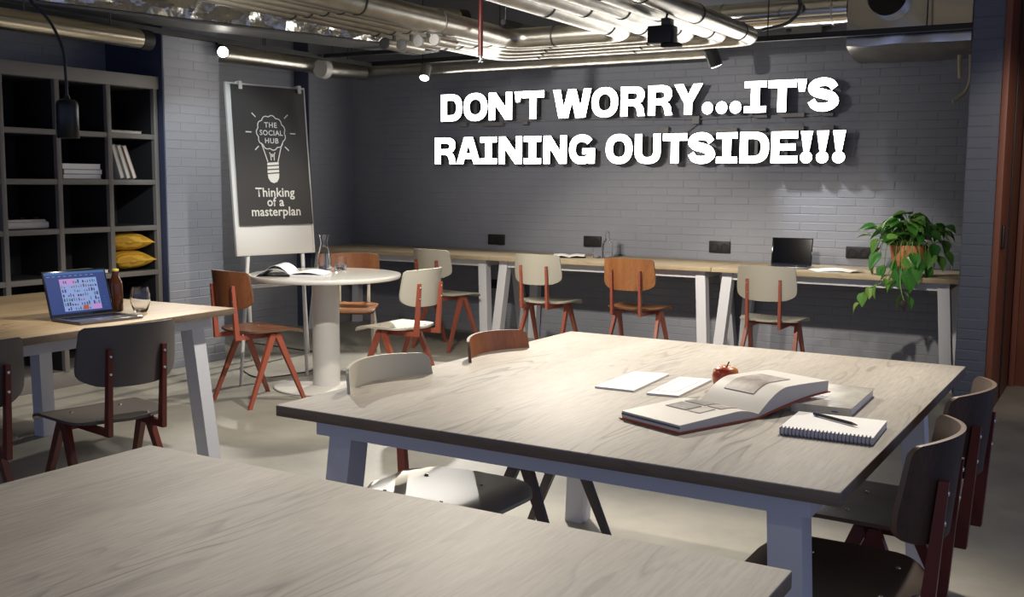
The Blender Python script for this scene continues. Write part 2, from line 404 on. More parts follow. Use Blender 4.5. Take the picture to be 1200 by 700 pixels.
def upright_mb(sx):
    x = .108*sx; w = .008
    mb = MB()
    def beam(p, q, hx, hy, hx2=None, hy2=None):
        mb.prism(p, (hx, hy), q, (hx2 or hx, hy2 or hy))
    beam((x, -.222, .405), (x, -.2465, .725), .0095, .016, .0085, .010)
    mb.box((x-.0085, -.237, .402), (x+.0085, .012, .428))
    return mb
def leg_mb(sx, fy):
    x = .165*sx; xf = .192*sx
    return MB().prism((xf, fy, .004), (.009, .011), (x, .0+.012*(1 if fy > 0 else -1), .432), (.012, .021)).prism((xf, fy, 0), (.011, .013), (xf, fy, .006), (.011, .013))
CH = {}
def chair_meshes(kind):
    if kind in CH: return CH[kind]
    ply, fr = {'brown': (M_PLYBR, M_FRAME), 'orange': (M_PLYOR, M_FRAME), 'beige': (M_BEIGE, M_FRAME), 'walnut': (M_PLYDK, M_FRAMED), 'umber': (M_PLYBR, M_FRAMEG),
               'charcoal': (M_PLYGR, M_FRAMED), 'cream': (M_PLYOR, M_FRAMEW)}[kind]
    edge = M_PLYED if kind in ('brown', 'orange', 'walnut', 'cream', 'umber') else ply
    d = dict(seat=seat_mb().mesh('seat', [ply, edge], 40), backrest=back_mb().mesh('backrest', [ply, edge], 40),
             uprights=[upright_mb(s).mesh('upright', fr, 0) for s in (-1, 1)],
             legs=[leg_mb(s, y).mesh('leg', fr, 0) for s in (-1, 1) for y in (-.2, .19)],
             cross=MB().box((-.175, -.014, .402), (.175, .014, .430)).mesh('cross_beam', fr, 0),
             rivet=MB().lathe([(0, 0), (.006, .0005), (.0045, .003), (0, .0038)], 10).mesh('rivet', M_STEEL, 40))
    CH[kind] = d; return d
def chair(kind, x, y, ang, label, group=None, rivets=True):
    d = chair_meshes(kind); t = thing('dining_chair', label, 'chair', (x, y, 0), ang, group)
    link('seat', d['seat'], t); link('backrest', d['backrest'], t); link('cross_beam', d['cross'], t)
    for u in d['uprights']: link('upright', u, t)
    for l in d['legs']: link('leg', l, t)
    if rivets:
        for s in (-1, 1):
            for z in (.635, .70): link('rivet', d['rivet'], t, (.108*s, -(.222+.0766*(z-.405))-(.016-.01875*(z-.405)), z), 0, (PI/2, 0, 0))
            for yy in (-.13, .07): link('rivet', d['rivet'], t, (.10*s, yy, .4475 if yy > 0 else .447))
    return t
G1 = 'chairs pushed up to the wall counter'; G2 = 'chairs around the round table'; G3 = 'chairs at the middle oak table'; G4 = 'charcoal chairs at the laptop table'
chair('beige', -4.70, 6.955, -.14, 'shaded beige chair with reddish legs at the counter, leftmost one there', G1)
chair('beige', -3.761, 6.948, 0, 'beige chair at the counter in front of the small book, left of the orange one', G1)
chair('orange', -3.02, 6.952, 0, 'orange plywood chair with red steel legs at the counter', G1)
chair('beige', -2.0, 6.85, 0, 'beige chair at the counter in front of the black laptop', G1)
chair('brown', -4.5, 4.62, -.2, 'brown plywood chair facing the round table from the near left', G2)
chair('beige', -3.875, 5.195, 1.54, 'brightly lit beige chair drawn up to the right side of the round table', G2)
chair('cream', -4.76, 5.80, -2.6, 'orange plywood chair with cream steel frame behind the round table', G2)
chair('beige', -1.66, 2.43, -1.60, 'beige chair tucked under the left side of the middle table, nearer one', G3)
chair('umber', -1.657, 3.049, -1.57, 'brown plywood chair at the left side of the middle table, farther one', G3)
chair('walnut', -.538, 2.372, 1.57, 'dark walnut chair at the right side of the middle table, nearest the camera', G3)
chair('walnut', -.536, 2.957, 1.52, 'dark walnut chair at the right side of the middle table, farther one', G3)
chair('charcoal', -3.341, 2.60, 1.40, 'charcoal chair with dark red legs in front of the open laptop', G4)
chair('charcoal', -3.40, 2.0, 1.42, 'charcoal chair cut off by the left edge of the photo', G4)

# ================================================================== BOOKCASE
XS = -5.82   # front plane
BC = thing('bookcase', 'tall taupe open bookcase with black back built in on the left', 'bookcase', (XS, 3.9, 0))
ys = [2.70, 3.085, 3.47, 3.855, 4.24, 4.625, 5.01]
zs = [.41, .712, 1.022, 1.335, 1.645]
X0 = -.42
def bcb(n, a, b, m=M_SHELF, w=.002): return obj(n, MB().bevbox((a[0], a[1]-3.9, a[2]), (b[0], b[1]-3.9, b[2]), w), m, BC)
bcb('back_panel', (X0, ys[0], 0), (X0+.012, ys[-1]+.04, 2.03), M_SHELFIN)
for y in ys: bcb('divider', (X0+.012, y, .10), (0, y+.034, 1.96))
for z in zs: bcb('shelf', (X0+.012, ys[0], z-.034), (-.003, ys[-1]+.034, z))
bcb('top_board', (X0, ys[0]-.01, 1.955), (.012, ys[-1]+.04, 2.04))
bcb('plinth', (X0, ys[0], 0), (-.006, ys[-1]+.034, .105))
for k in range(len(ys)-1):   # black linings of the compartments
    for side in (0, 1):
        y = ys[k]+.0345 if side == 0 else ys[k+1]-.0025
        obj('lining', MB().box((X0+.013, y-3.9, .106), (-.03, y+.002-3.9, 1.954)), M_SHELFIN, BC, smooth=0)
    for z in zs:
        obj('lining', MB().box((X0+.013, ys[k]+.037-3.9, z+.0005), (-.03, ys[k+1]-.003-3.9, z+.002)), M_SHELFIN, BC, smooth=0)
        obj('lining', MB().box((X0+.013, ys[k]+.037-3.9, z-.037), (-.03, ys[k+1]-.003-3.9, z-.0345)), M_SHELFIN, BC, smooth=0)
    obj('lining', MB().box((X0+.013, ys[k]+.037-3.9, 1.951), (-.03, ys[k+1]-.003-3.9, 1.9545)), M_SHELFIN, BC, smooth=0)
def book(label, w, h, t, cover, loc, rot, group=None, pages=M_CREAM):
    """lying book, local x = width (spine at x=0), y = height, z = thickness"""
    b = thing('book', label, 'book', loc, 0, group); b.rotation_euler = rot
    m = MB().bevbox((0, 0, 0), (w, h, .003), .001, 1).bevbox((0, 0, t-.003), (w, h, t), .001, 1).bevbox((-.003, 0, 0), (.001, h, t), .001, 1)
    obj('cover', m, cover, b)
    obj('page_block', MB().box((.001, .003, .003), (w-.004, h-.003, t-.003)), pages, b, smooth=0)
    return b
C_WH = mat('cover_white', (.62, .60, .54), .5); C_GR = mat('cover_grey', (.42, .41, .37), .5); C_TAN = mat('cover_tan', (.45, .27, .17), .5)
def patch(nt, b):
    tc = N(nt, 'ShaderNodeTexCoord'); v = N(nt, 'ShaderNodeTexVoronoi', Scale=22); nt.links.new(tc.outputs['Object'], v.inputs['Vector'])
    r = ramp(nt, v.outputs['Color'], [(.2, (.6, .58, .5)), (.5, (.5, .16, .06)), (.75, (.1, .1, .12)), (.9, (.6, .55, .45))]); nt.links.new(r.outputs[0], b.inputs['Base Color'])
C_PAT = mat('cover_patterned', (.5, .3, .2), .5, build=patch)
G = 'books on the bookcase'
book('thin patterned book lying flat on the upper right shelf', .22, .29, .022, C_PAT, (-6.14, 4.70, 1.6475), (0, 0, 0), G)
for k, (t, lab, dy) in enumerate(((.030, 'thick white book at the bottom of the white pile', .0), (.030, 'white book in the middle of the white pile', .008), (.036, 'thick white book on top of the white pile', -.004))):
    book(lab, .24, .29, t, (C_WH, C_GR, C_WH)[k], (-6.10, 4.31+dy, 1.3375+(.0, .031, .062)[k]), (0, 0, 0), G, M_PAPER)
for k, (lab, m) in enumerate((('white upright book leaning at the divider, leftmost of three', C_WH), ('grey-white upright book leaning between two others', C_GR), ('tan upright book leaning, rightmost of three', C_TAN))):
    b = book(lab, .2, .235, .03, m, (-6.07, 4.79+.052*k, 1.3475), (0, 0, 0), G, M_CREAM)
    # stand upright (height up), lean towards the divider
    b.rotation_euler = (Matrix.Rotation(.30+.03*k, 3, 'X') @ Matrix.Rotation(PI/2, 3, 'X')).to_euler()
book('white book lying on the shelf right behind the laptop screen', .20, .29, .022, C_WH, (-6.05, 4.33, .7145), (0, 0, 0), G, M_PAPER)
# pillows
def cushion(label, loc, rz, tilt):
    nu = 20; mb = MB(); P = []; Q = []
    for i in range(nu+1):
        for j in range(nu+1):
            u, v = -1+2*i/nu, -1+2*j/nu
            e = (1-abs(u)**2.4)*(1-abs(v)**2.4); h = .074*max(0, e)**.5
            sx = 1-.06*math.cos(v*PI/2)*abs(u)**3; sy = 1-.06*math.cos(u*PI/2)*abs(v)**3
            wr = .004*noise.noise(Vector((u*4, v*4, loc[2]*9)))
            P.append((.17*u*sx, .166*v*sy, h+wr*e)); Q.append((.17*u*sx, .166*v*sy, -h*.85))
    n = nu+1; f1 = []; f2 = []
    for i in range(nu):
        for j in range(nu):
            a, b, c, d = i*n+j, (i+1)*n+j, (i+1)*n+j+1, i*n+j+1; f1.append((a, b, c, d)); f2.append((d, c, b, a))
    mb.add(P, f1); mb.add(Q, f2)
    o = thing('cushion', label, 'cushion', loc, rz, 'mustard cushions in the bookcase'); o.rotation_euler = (tilt, 0, rz)
    obj('cushion_cover', mb, M_MUST, o, smooth=80)
    pts = [(-.168+.336*t, -.165+.008*math.sin(t*PI), 0) for t in [k/10 for k in range(11)]]
    pts += [(.168-.008*math.sin(t*PI), -.165+.330*t, 0) for t in [k/10 for k in range(1, 11)]]
    pts += [(.168-.336*t, .165-.008*math.sin(t*PI), 0) for t in [k/10 for k in range(1, 11)]]
    pts += [(-.168+.008*math.sin(t*PI), .165-.330*t, 0) for t in [k/10 for k in range(1, 11)]]
    obj('piping', MB().tube(pts, .004, 6, False), M_MUST, o)
    return o
def must(nt, b):
    tc = N(nt, 'ShaderNodeTexCoord'); w = N(nt, 'ShaderNodeTexWave', Scale=9, Distortion=9, Detail=2); nt.links.new(tc.outputs['Object'], w.inputs['Vector'])
    r = ramp(nt, w.outputs[0], [(.2, (.42, .22, .015)), (.7, (.62, .37, .03))]); nt.links.new(r.outputs[0], b.inputs['Base Color'])
M_MUST = mat('mustard_velvet', (.55, .33, .03), .7, build=must)
cushion('mustard yellow cushion at the bottom of the pair in the bookcase', (-5.995, 4.835, .779), .05, .02)
cushion('mustard yellow cushion on top of the pair in the bookcase', (-6.0, 4.83, .910), -.06, -.03)
# small cream machine on the shelf at the left edge
ty = thing('desk_machine', 'cream vintage desk machine on a bookcase shelf at the left edge', 'machine', (-6.00, 4.09, 1.024))
obj('body', MB().bevbox((-.11, -.2, 0), (.11, .13, .045), .012, 3), M_CREAM, ty)
obj('panel', MB().bevbox((.05, -.19, .04), (.09, .12, .058), .006, 2), M_CREAM, ty)
for k in range(3): obj('dial', MB().lathe([(0, 0), (.018, 0), (.018, .012), (0, .012)], 16), M_BLACK, ty, (.07, -.14+.1*k, .058))

# ================================================================== LETTER SIGN
def se(cx, cy, rx, ry, a0, a1, n, p=2.5):
    r = []
    for i in range(n+1):
        a = math.radians(a0+(a1-a0)*i/n); c, s = math.cos(a), math.sin(a)
        r.append((cx+rx*math.copysign(abs(c)**(2/p), c), cy+ry*math.copysign(abs(s)**(2/p), s)))
    return r
SW = .262
def stroke(pts, hts):
    L, R = [], []
    for i, p in enumerate(pts):
        a, b = pts[max(0, i-1)], pts[min(len(pts)-1, i+1)]
        dx, dy = b[0]-a[0], b[1]-a[1]; l = math.hypot(dx, dy); nx, ny = -dy/l, dx/l; h = hts[i] if isinstance(hts, list) else hts
        L.append((p[0]+nx*h, p[1]+ny*h)); R.append((p[0]-nx*h, p[1]-ny*h))
    return L+R[::-1]
def spline(cp, n=8):
    out = []
    for i in range(len(cp)-1):
        p0, p1, p2, p3 = cp[max(0, i-1)], cp[i], cp[i+1], cp[min(len(cp)-1, i+2)]
        for k in range(n):
            t = k/n
            out.append(tuple(.5*((2*p1[d])+(-p0[d]+p2[d])*t+(2*p0[d]-5*p1[d]+4*p2[d]-p3[d])*t*t+(-p0[d]+3*p1[d]-3*p2[d]+p3[d])*t**3) for d in (0, 1)))
    return out+[cp[-1]]
def glyph(ch, w):
    s = SW
    if ch == 'D': return [([(0, 0)]+se(w*.48, .5, w*.52, .5, -90, 90, 16)+[(0, 1)], [[(s, .22)]+se(w*.48, .5, w*.52-s, .28, -90, 90, 12)+[(s, .78)]])]
    if ch == 'O': return [(se(w/2, .5, w/2, .515, 0, 352, 40, 2.3), [se(w/2, .5, w/2-s, .285, 0, 350, 30, 2.3)])]
    if ch == 'N': return [([(0, 0), (s, 0), (s, .56), (w-s-.03, 0), (w, 0), (w, 1), (w-s, 1), (w-s, .44), (s+.03, 1), (0, 1)], [])]
    if ch == "'": return [([(w*.2, .62), (w*.8, .62), (w, 1), (0, 1)], [])]
    if ch == 'T': return [([(w/2-s*.53, 0), (w/2+s*.53, 0), (w/2+s*.53, .76), (w, .76), (w, 1), (0, 1), (0, .76), (w/2-s*.53, .76)], [])]
    if ch == 'W': return [([(.15*w, 0), (.40*w, 0), (.5*w, .56), (.60*w, 0), (.85*w, 0), (w, 1), (.81*w, 1), (.72*w, .36), (.605*w, 1), (.395*w, 1), (.28*w, .36), (.19*w, 1), (0, 1)], [])]
    if ch == 'R': return [([(0, 0), (s, 0), (s, .35), (w*.5, .35), (w*.6, .31), (w*.655, .22), (w*.70, 0), (w, 0), (w*.95, .1), (w*.93, .26), (w*.86, .37), (w*.76, .435), (w*.88, .50)]+se(w*.5, .71, w*.46, .29, -14, 90, 12)+[(0, 1)],
                        [[(s, .56)]+se(w*.5, .672, w*.46-s, .112, -90, 90, 10)+[(s, .785)]])]
    if ch == 'Y': return [([(w/2-s*.53, 0), (w/2+s*.53, 0), (w/2+s*.53, .38), (w, 1), (w*.68, 1), (w*.5, .66), (w*.32, 1), (0, 1), (w/2-s*.53, .38)], [])]
    if ch == '.': return [(se(w/2, .19, w/2, .2, 0, 345, 24, 2), [])]
    if ch == 'I': return [([(0, 0), (w, 0), (w, .2), (w/2+s*.55, .2), (w/2+s*.55, .8), (w, .8), (w, 1), (0, 1), (0, .8), (w/2-s*.55, .8), (w/2-s*.55, .2), (0, .2)], [])]
    if ch == 'A': return [([(0, 0), (.28*w, 0), (.34*w, .19), (.66*w, .19), (.72*w, 0), (w, 0), (.68*w, 1), (.32*w, 1)], [[(.40*w, .39), (.60*w, .39), (.5*w, .74)]])]
    if ch == 'U': return [([(0, 1), (0, .4)]+se(w/2, .4, w/2, .415, 180, 360, 18)+[(w, 1), (w-s, 1), (w-s, .42)]+se(w/2, .42, w/2-s, .215, 0, -180, 14)+[(s, 1)], [])]
    if ch == 'E': return [([(0, 0), (w, 0), (w, .22), (s, .22), (s, .395), (w*.92, .395), (w*.92, .61), (s, .61), (s, .78), (w, .78), (w, 1), (0, 1)], [])]
    if ch == '!': return [([(w*.27, .37), (w*.73, .37), (w, 1), (0, 1)], []), (se(w/2, .17, w*.5, .185, 0, 345, 24, 2), [])]
    if ch == 'S':
        c = spline([(w*.86, .70), (w*.72, .85), (w*.48, .895), (w*.24, .83), (w*.17, .70), (w*.28, .585), (w*.5, .52), (w*.74, .44), (w*.85, .29), (w*.74, .155), (w*.5, .105), (w*.25, .16), (w*.13, .32)])
        n = len(c); return [(stroke(c, [.115+.022*math.sin(PI*i/(n-1))+.012*(abs(i/(n-1)-.5) < .2) for i in range(n)]), [])]
    if ch == 'G':
        c = se(w/2, .5, w/2-.13, .515-.12, 38, 322, 40, 2.3)
        return [(stroke(c, .128), []), ([(w*.52, .33), (w, .33), (w, .53), (w*.52, .53)], []), ([(w-.25, 0), (w, 0), (w, .5), (w-.25, .5)], [])]
YS = 7.755
def px2x(u, v):   # photograph column -> wall x on the sign plane (sign laid out at its real size)
    d = ((u-600)*rt-(v-350)*up+F*fw); return d.x*YS/d.y
SG = thing('letter_sign', 'glowing white letter sign reading DON\'T WORRY...IT\'S RAINING OUTSIDE!!! on the wall', 'sign', (-3.6, YS, 1.49))
rows = [(1.871, .232, 'DON\'TWORRY...IT\'S', [(517, 541.6), (543.3, 571), (573, 600), (603, 611), (612, 637.6), (648.4, 692.8), (693.5, 724.3), (727.5, 756.3), (759.6, 788.4), (790, 823.3), (823, 835.8), (839.3, 852.5), (855.4, 869), (872.3, 898), (900, 933), (934, 945), (946, 983)], 115),
        (1.496, .231, 'RAININGOUTSIDE!!!', [(509.8, 534.5), (535, 563), (563, 582), (584.5, 611.6), (614, 634), (637, 664), (667, 697), (710, 741), (744, 774), (776.7, 805), (805.7, 838), (839.5, 864), (867, 901), (903.6, 934.6), (938, 952), (956.7, 971), (975.6, 990.5)], 175)]
for zb, H, txt, ex, pv in rows:
    for ch, (a, b) in zip(txt, ex):
        x0, x1 = px2x(a, pv), px2x(b, pv); w = (x1-x0)/H
        mb = MB()
        for outer, holes in glyph(ch, w):
            mb.extrude(outer, holes, 0, .045, lambda x, y, d: (x0+x*H+3.6, d, zb+y*H-1.49), 0, 1)
        lo = obj('letter', mb, [M_NEON, M_RETURN], SG, smooth=0)
        lo['label'] = 'glowing white letter or mark "%s"' % ch
        if ch not in ".'": obj('stand_off', MB().box((x0+.5*w*H+3.6-.012, .045, zb+.1*H-1.49), (x0+.5*w*H+3.6+.012, .12, zb+.9*H-1.49)), M_DARKMET, lo, smooth=0)
for (u0, u1, z0, z1) in ((533, 541, 1.825, 1.865), (560, 584, 1.825, 1.86), (606, 613, 1.83, 1.865), (806, 815, 1.80, 1.865), (880, 895, 1.835, 1.86), (910, 939, 1.835, 1.868), (960, 973, 1.835, 1.86), (768, 779, 1.73, 1.785),
                         (833, 860, 1.735, 1.765), (880, 894, 1.735, 1.762), (908, 939, 1.735, 1.77), (960, 974, 1.735, 1.77)):
    a, b = px2x(u0, 150), px2x(u1, 150)
    obj('driver_box', MB().bevbox((a+3.6, .075, z0-1.49), (b+3.6, .12, z1-1.49), .003, 1), mat('grey_driver', (.22, .21, .2), .5), SG)
def wire(pts, r=.004): obj('wire', MB().tube([(px2x(u, v)+3.6, .10, z-1.49) for u, v, z in pts], r, 6), mat('grey_wire', (.35, .33, .31), .5), SG)
wire([(545, 145, 1.845), (600, 145, 1.86), (700, 140, 1.862), (760, 140, 1.85), (808, 138, 1.84)])
wire([(815, 138, 1.84), (840, 138, 1.845), (880, 137, 1.848)]); wire([(811, 140, 1.80), (800, 145, 1.745), (785, 150, 1.74), (779, 150, 1.75)]); wire([(939, 133, 1.85), (948, 133, 1.84), (960, 133, 1.85)])
wire([(988, 155, 1.74), (997, 155, 1.73), (998, 170, 1.62), (994, 185, 1.54)])

# ================================================================== WALL SOCKETS
def socket(x0, x1, z0, z1, label, n=2):
    t = thing('wall_socket', label, 'socket', ((x0+x1)/2, YB-.006, (z0+z1)/2), 0, 'black wall sockets')
    w, h = (x1-x0)/2, (z1-z0)/2
    obj('cover_plate', MB().bevbox((-w, -.014, -h), (w, .004, h), .004, 2), M_SOCK, t)
    for k in range(n):
        o = obj('socket_cup', MB().lathe([(.030, 0), (.030, .004), (.024, .004), (.022, -.002), (0, -.002)], 24), M_SOCK, t, ((k-(n-1)/2)*w, -.0145, 0), rot=(PI/2, 0, 0))
socket(-4.878, -4.709, .79, .88, 'black double wall socket, leftmost of those above the counter')
socket(-3.931, -3.77, .805, .895, 'black double wall socket behind the clear bottle on the counter')
socket(-2.827, -2.657, .80, .89, 'black double wall socket between orange chair and black laptop')
socket(-1.773, -1.599, .80, .885, 'black double wall socket left of the potted plant')
socket(-4.85, -4.775, .40, .48, 'single black wall socket below the counter between table legs', 1)

# ================================================================== EASEL + POSTER
ed = Vector((.23, .973, 0)).normalized(); en = Vector((ed.y, -ed.x, 0))     # board direction, board normal
BLc = Vector((-5.155, 5.10, .826)); BW = .635; lean = .105; BHt = 1.17
def ep(a, h, o=0):   # a along, h up the board, o out of the board
    upv = (Vector((0, 0, 1))*BHt-en*lean).normalized(); out = ed.cross(upv)
    if out.dot(en) < 0: out = -out
    return BLc+ed*a+upv*h+out*o
ES = thing('easel', 'white flipchart easel standing behind the round table', 'easel', (BLc.x, BLc.y, 0))
EO = Vector((BLc.x, BLc.y, 0))
def eslab(a0, a1, h0, h1, o0, o1):
    v = [ep(a, h, o)-EO for o in (o0, o1) for (a, h) in ((a0, h0), (a1, h0), (a1, h1), (a0, h1))]
    return MB().add(v, [(3, 2, 1, 0), (4, 5, 6, 7), (0, 1, 5, 4), (1, 2, 6, 5), (2, 3, 7, 6), (3, 0, 4, 7)])
obj('board', eslab(.008, BW-.008, .008, BHt-.008, -.012, 0), M_WHITE, ES, smooth=0)
for a in ((0, .012, 0, BHt), (BW-.012, BW, 0, BHt), (.012, BW-.012, 0, .012), (.012, BW-.012, BHt-.012, BHt)): obj('frame_bar', eslab(*a, -.014, .007), mat('easel_frame', (.62, .60, .55), .35), ES, smooth=0)
M_EASEL = mat('easel_white', (.75, .74, .70), .35)
RF = Vector((-4.80, 5.385, 0)); LF = RF-ed*.52
for a, ft in ((BW-.09, RF), (.10, LF)):
    obj('front_leg', MB().tube([ep(a, .25, -.022)-EO, ep(a, 0, -.02)-EO, ft-EO+Vector((0, 0, .0))], [.014, .014, .011], 12), M_EASEL, ES)
for a, ft in ((.10, Vector((-5.56, 5.64, 0))), (BW-.09, Vector((-5.44, 6.12, 0)))):
    obj('rear_leg', MB().tube([ep(a, .9, -.022)-EO, ft-EO], [.013, .012], 12), M_EASEL, ES)
def on(a, ft, z):
    p = ep(a, 0, -.02); t = (p.z-z)/p.z; return p.lerp(ft, t)-EO
obj('cross_bar', MB().tube([on(.10, LF, .62), on(BW-.09, RF, .62)], .012, 10), M_EASEL, ES)
# poster hung from the top edge
PO = thing('poster', 'dark grey fabric poster with light bulb drawing hung on the easel', 'poster', tuple(ep(.0, .20, .02)))
pw0, pw1, ph0, ph1 = .028, BW-.016, .205, BHt-.015
PP = ep(0, .20, .02)
def fab(a, h):
    u, v = (a-pw0)/(pw1-pw0), (h-ph0)/(ph1-ph0)
    o = .018+.004*math.sin(9*u+3*v)*(1-.4*v)+.003*noise.noise(Vector((u*5, v*7, 1)))+.012*max(0, u-.86)/.14*math.sin(2+2.2*v)*.6
    for c in (.12, .9): o += .007*math.exp(-((u-c)**2+(1-v)**2)*18)
    return o
P = [[tuple(ep(pw0+(pw1-pw0)*i/30, ph0+(ph1-ph0)*j/44, fab(pw0+(pw1-pw0)*i/30, ph0+(ph1-ph0)*j/44))-PP) for j in range(45)] for i in range(31)]
M_PFAB = mat('charcoal_fabric', (.034, .031, .028), .6)
obj('fabric', MB().sheet(P, 31, 45, tuple(-(ep(0, 0, 1)-ep(0, 0, 0))*.0015)), M_PFAB, PO, smooth=80)
M_INK = mat('white_print', (.62, .59, .52), .6)
def ink(name, outer, holes=(), h=.0):
    cx = (pw0+pw1)/2
    mb = MB().extrude(outer, list(holes), .0022, .0008, lambda x, y, d: tuple(ep(cx+x, y, fab(cx+x, y)+d)-PP)); return obj(name, mb, M_INK, PO, smooth=0)
def ring(pts, r):   # closed line of half width r
    n = len(pts); o, i = [], []
    for k in range(n):
        a, b = pts[k-1], pts[(k+1) % n]; dx, dy = b[0]-a[0], b[1]-a[1]; l = math.hypot(dx, dy) or 1
        o.append((pts[k][0]+dy/l*r, pts[k][1]-dx/l*r)); i.append((pts[k][0]-dy/l*r, pts[k][1]+dx/l*r))
    return o, i
def text(name, body, size, cx, y, bold=0.0, space=1.0):
    c = bpy.data.curves.new('t', 'FONT'); c.body = body; c.size = size; c.align_x = 'CENTER'; c.offset = bold; c.space_character = space; c.resolution_u = 3
    o = bpy.data.objects.new('t', c); COL.objects.link(o)
    bpy.context.view_layer.update()
    me = bpy.data.meshes.new_from_object(o.evaluated_get(bpy.context.evaluated_depsgraph_get()))
    bpy.data.objects.remove(o)
    k = (pw0+pw1)/2
    for v in me.vertices:
        x, yy = v.co.x+cx, v.co.y+y; v.co = ep(k+x, yy, fab(k+x, yy)+.0025)-PP
    me.materials.clear(); me.materials.append(M_INK); me.update()
    o = link(name, me, PO); return o
HB = .84   # bulb centre height on the board
cl_ = []
lob = 11
for k in range(lob*10):
    a = 2*PI*k/(lob*10)+PI/2; rr = .100+.011*abs(math.sin(lob*a/2)); cl_.append((rr*math.cos(a)*1.04, HB+rr*math.sin(a)*1.08))
o_, i_ = ring(cl_, .0032); ink('bulb_outline', o_, [i_])
for s in (-1, 1):
    ink('bulb_neck', stroke([(s*.082, HB-.07), (s*.062, HB-.13), (s*.040, HB-.20)], .0032))
for (a, r0, r1) in ((0, .155, .20), (180, .155, .20), (42, .155, .195), (138, .155, .195), (-42, .14, .18), (222, .14, .18)):
    t = math.radians(a); ink('ray', stroke([(r0*math.cos(t), HB+r0*math.sin(t)), ((r0+r1)/2*math.cos(t), HB+(r0+r1)/2*math.sin(t)), (r1*math.cos(t), HB+r1*math.sin(t))], .0036))
ink('filament', stroke([(-.012, HB-.19), (-.014, HB-.15), (-.022, HB-.135)], .0028)); ink('filament', stroke([(.012, HB-.19), (.014, HB-.15), (.022, HB-.135)], .0028))
ink('filament', stroke([(-.006, HB-.145), (-.003, HB-.165), (.003, HB-.165), (.006, HB-.145)], .0028))
for k in range(3): ink('bulb_cap', [(-.045, HB-.225-.026*k), (.045, HB-.219-.026*k), (.045, HB-.201-.026*k), (-.045, HB-.207-.026*k)])
ink('bulb_cap', [(-.045, HB-.285), (-.042, HB-.312), (-.026, HB-.338), (0, HB-.347), (.026, HB-.338), (.042, HB-.312), (.045, HB-.279)])
text('lettering', 'THE', .050, 0, HB+.036, .0008, 1.15); text('lettering', 'SOCIAL', .050, 0, HB-.018, .0008, 1.1); text('lettering', 'HUB', .050, 0, HB-.072, .0008, 1.15)
text('lettering', 'Thinking', .088, 0, HB-.44, .0013, 1.03); text('lettering', 'of a', .088, 0, HB-.505, .0013, 1.03); text('lettering', 'masterplan', .088, 0, HB-.572, .0013, 1.03)
for a in (.10, BW-.06):
    v = eslab(a-.012, a+.012, BHt-.045, BHt+.008, -.016, .034); v.v = [tuple(Vector(p)+EO-PP) for p in v.v]; obj('clip', v, M_WHITE, PO, smooth=0)

# ================================================================== THINGS ON THE TABLES
def laptop(label, loc, rz, w, d, sh, openang, screen):
    """hinge at local origin, user side = local -y"""
    t = thing('laptop', label, 'laptop', loc, rz)
    obj('base', MB().bevbox((-w/2, -d, 0), (w/2, 0, .012), .004, 2), mat('space_grey', (.17, .165, .17), .3, .7), t)
    kb_ = MB()
    for r_ in range(5):
        for c in range(13): kb_.box((-w*.43+c*w*.0665, -.035-(r_+1)*.0175, .012), (-w*.43+c*w*.0665+w*.056, -.035-r_*.0175-.003, .0128))
    obj('keyboard', kb_, M_BLKGL, t, smooth=0)
    obj('trackpad', MB().box((-.055, -d+.01, .012), (.055, -d+.07, .0124)), mat('trackpad_grey', (.2, .195, .2), .25, .5), t, smooth=0)
    a = openang   # lean back from vertical
    L = Matrix.Rotation(-a, 3, 'X')
    lid = MB().bevbox((-w/2, -.002, 0), (w/2, .005, sh), .003, 2); lid.v = [tuple(L @ Vector(p)+Vector((0, -.002, .008))) for p in lid.v]
    lo = obj('lid', lid, M_BLKGL, t)
    screen(lo, L, w, sh); return t
def scr_quad(x0, x1, z0, z1, L, dy): return [tuple(L @ Vector((x, -.0025-dy, z))+Vector((0, -.002, .008))) for x, z in ((x0, z0), (x1, z0), (x1, z1), (x0, z1))]
def screen_lit(lo, L, w, sh):
    mb = MB(); F4 = [(0, 1, 2, 3)]
    x0, x1, z0, z1 = -w/2+.008, w/2-.008, .016, sh-.008; X = lambda t: x0+(x1-x0)*t; Zz = lambda t: z0+(z1-z0)*t
    mb.add(scr_quad(x0, x1, z0, z1, L, 0), F4, 0); mb.add(scr_quad(x0, x1, Zz(.94), z1, L, .0003), F4, 1)
    mb.add(scr_quad(X(.22), X(.84), Zz(.05), Zz(.83), L, .0003), F4, 2)
    mb.add(scr_quad(X(.22), X(.46), Zz(.68), Zz(.83), L, .0006), F4, 3); mb.add(scr_quad(X(.68), X(.84), Zz(.05), Zz(.20), L, .0006), F4, 3)
    rnd = random.Random(3)
    for r_ in range(7):
        for c in range(15):
            if rnd.random() < .25: continue
            a, b = .235+c*.04, .07+r_*.108
            if (r_ == 6 and c < 6 and rnd.random() < .6) or (r_ == 0 and c > 10): continue
            hgt = rnd.uniform(.03, .085); wd = rnd.uniform(.014, .028)
            mb.add(scr_quad(X(a), X(a+wd), Zz(b), Zz(b+hgt), L, .0009), F4, rnd.choice([4, 4, 4, 5, 5, 6, 7, 8]))
    mb.add(scr_quad(X(.53), X(.62), Zz(.06), Zz(.17), L, .0012), F4, 6)
    for k in range(9): mb.add(scr_quad(X(.03+.09*k), X(.08+.09*k), Zz(.895), Zz(.905), L, .0005), F4, 2)
    for k in range(4): mb.add(scr_quad(X(.89), X(.95), Zz(.12+.07*k), Zz(.13+.07*k), L, .0005), F4, 1)
    cols = [(.025, .06, .25), (.05, .16, .42), (.33, .45, .85), (.62, .35, .80), (.02, .025, .06), (.04, .05, .3), (.5, .12, .06), (.06, .25, .35), (.22, .10, .2)]
    obj('screen', mb, [glow('screen_%d' % i, c, .65) for i, c in enumerate(cols)], lo, smooth=0, fix=False)
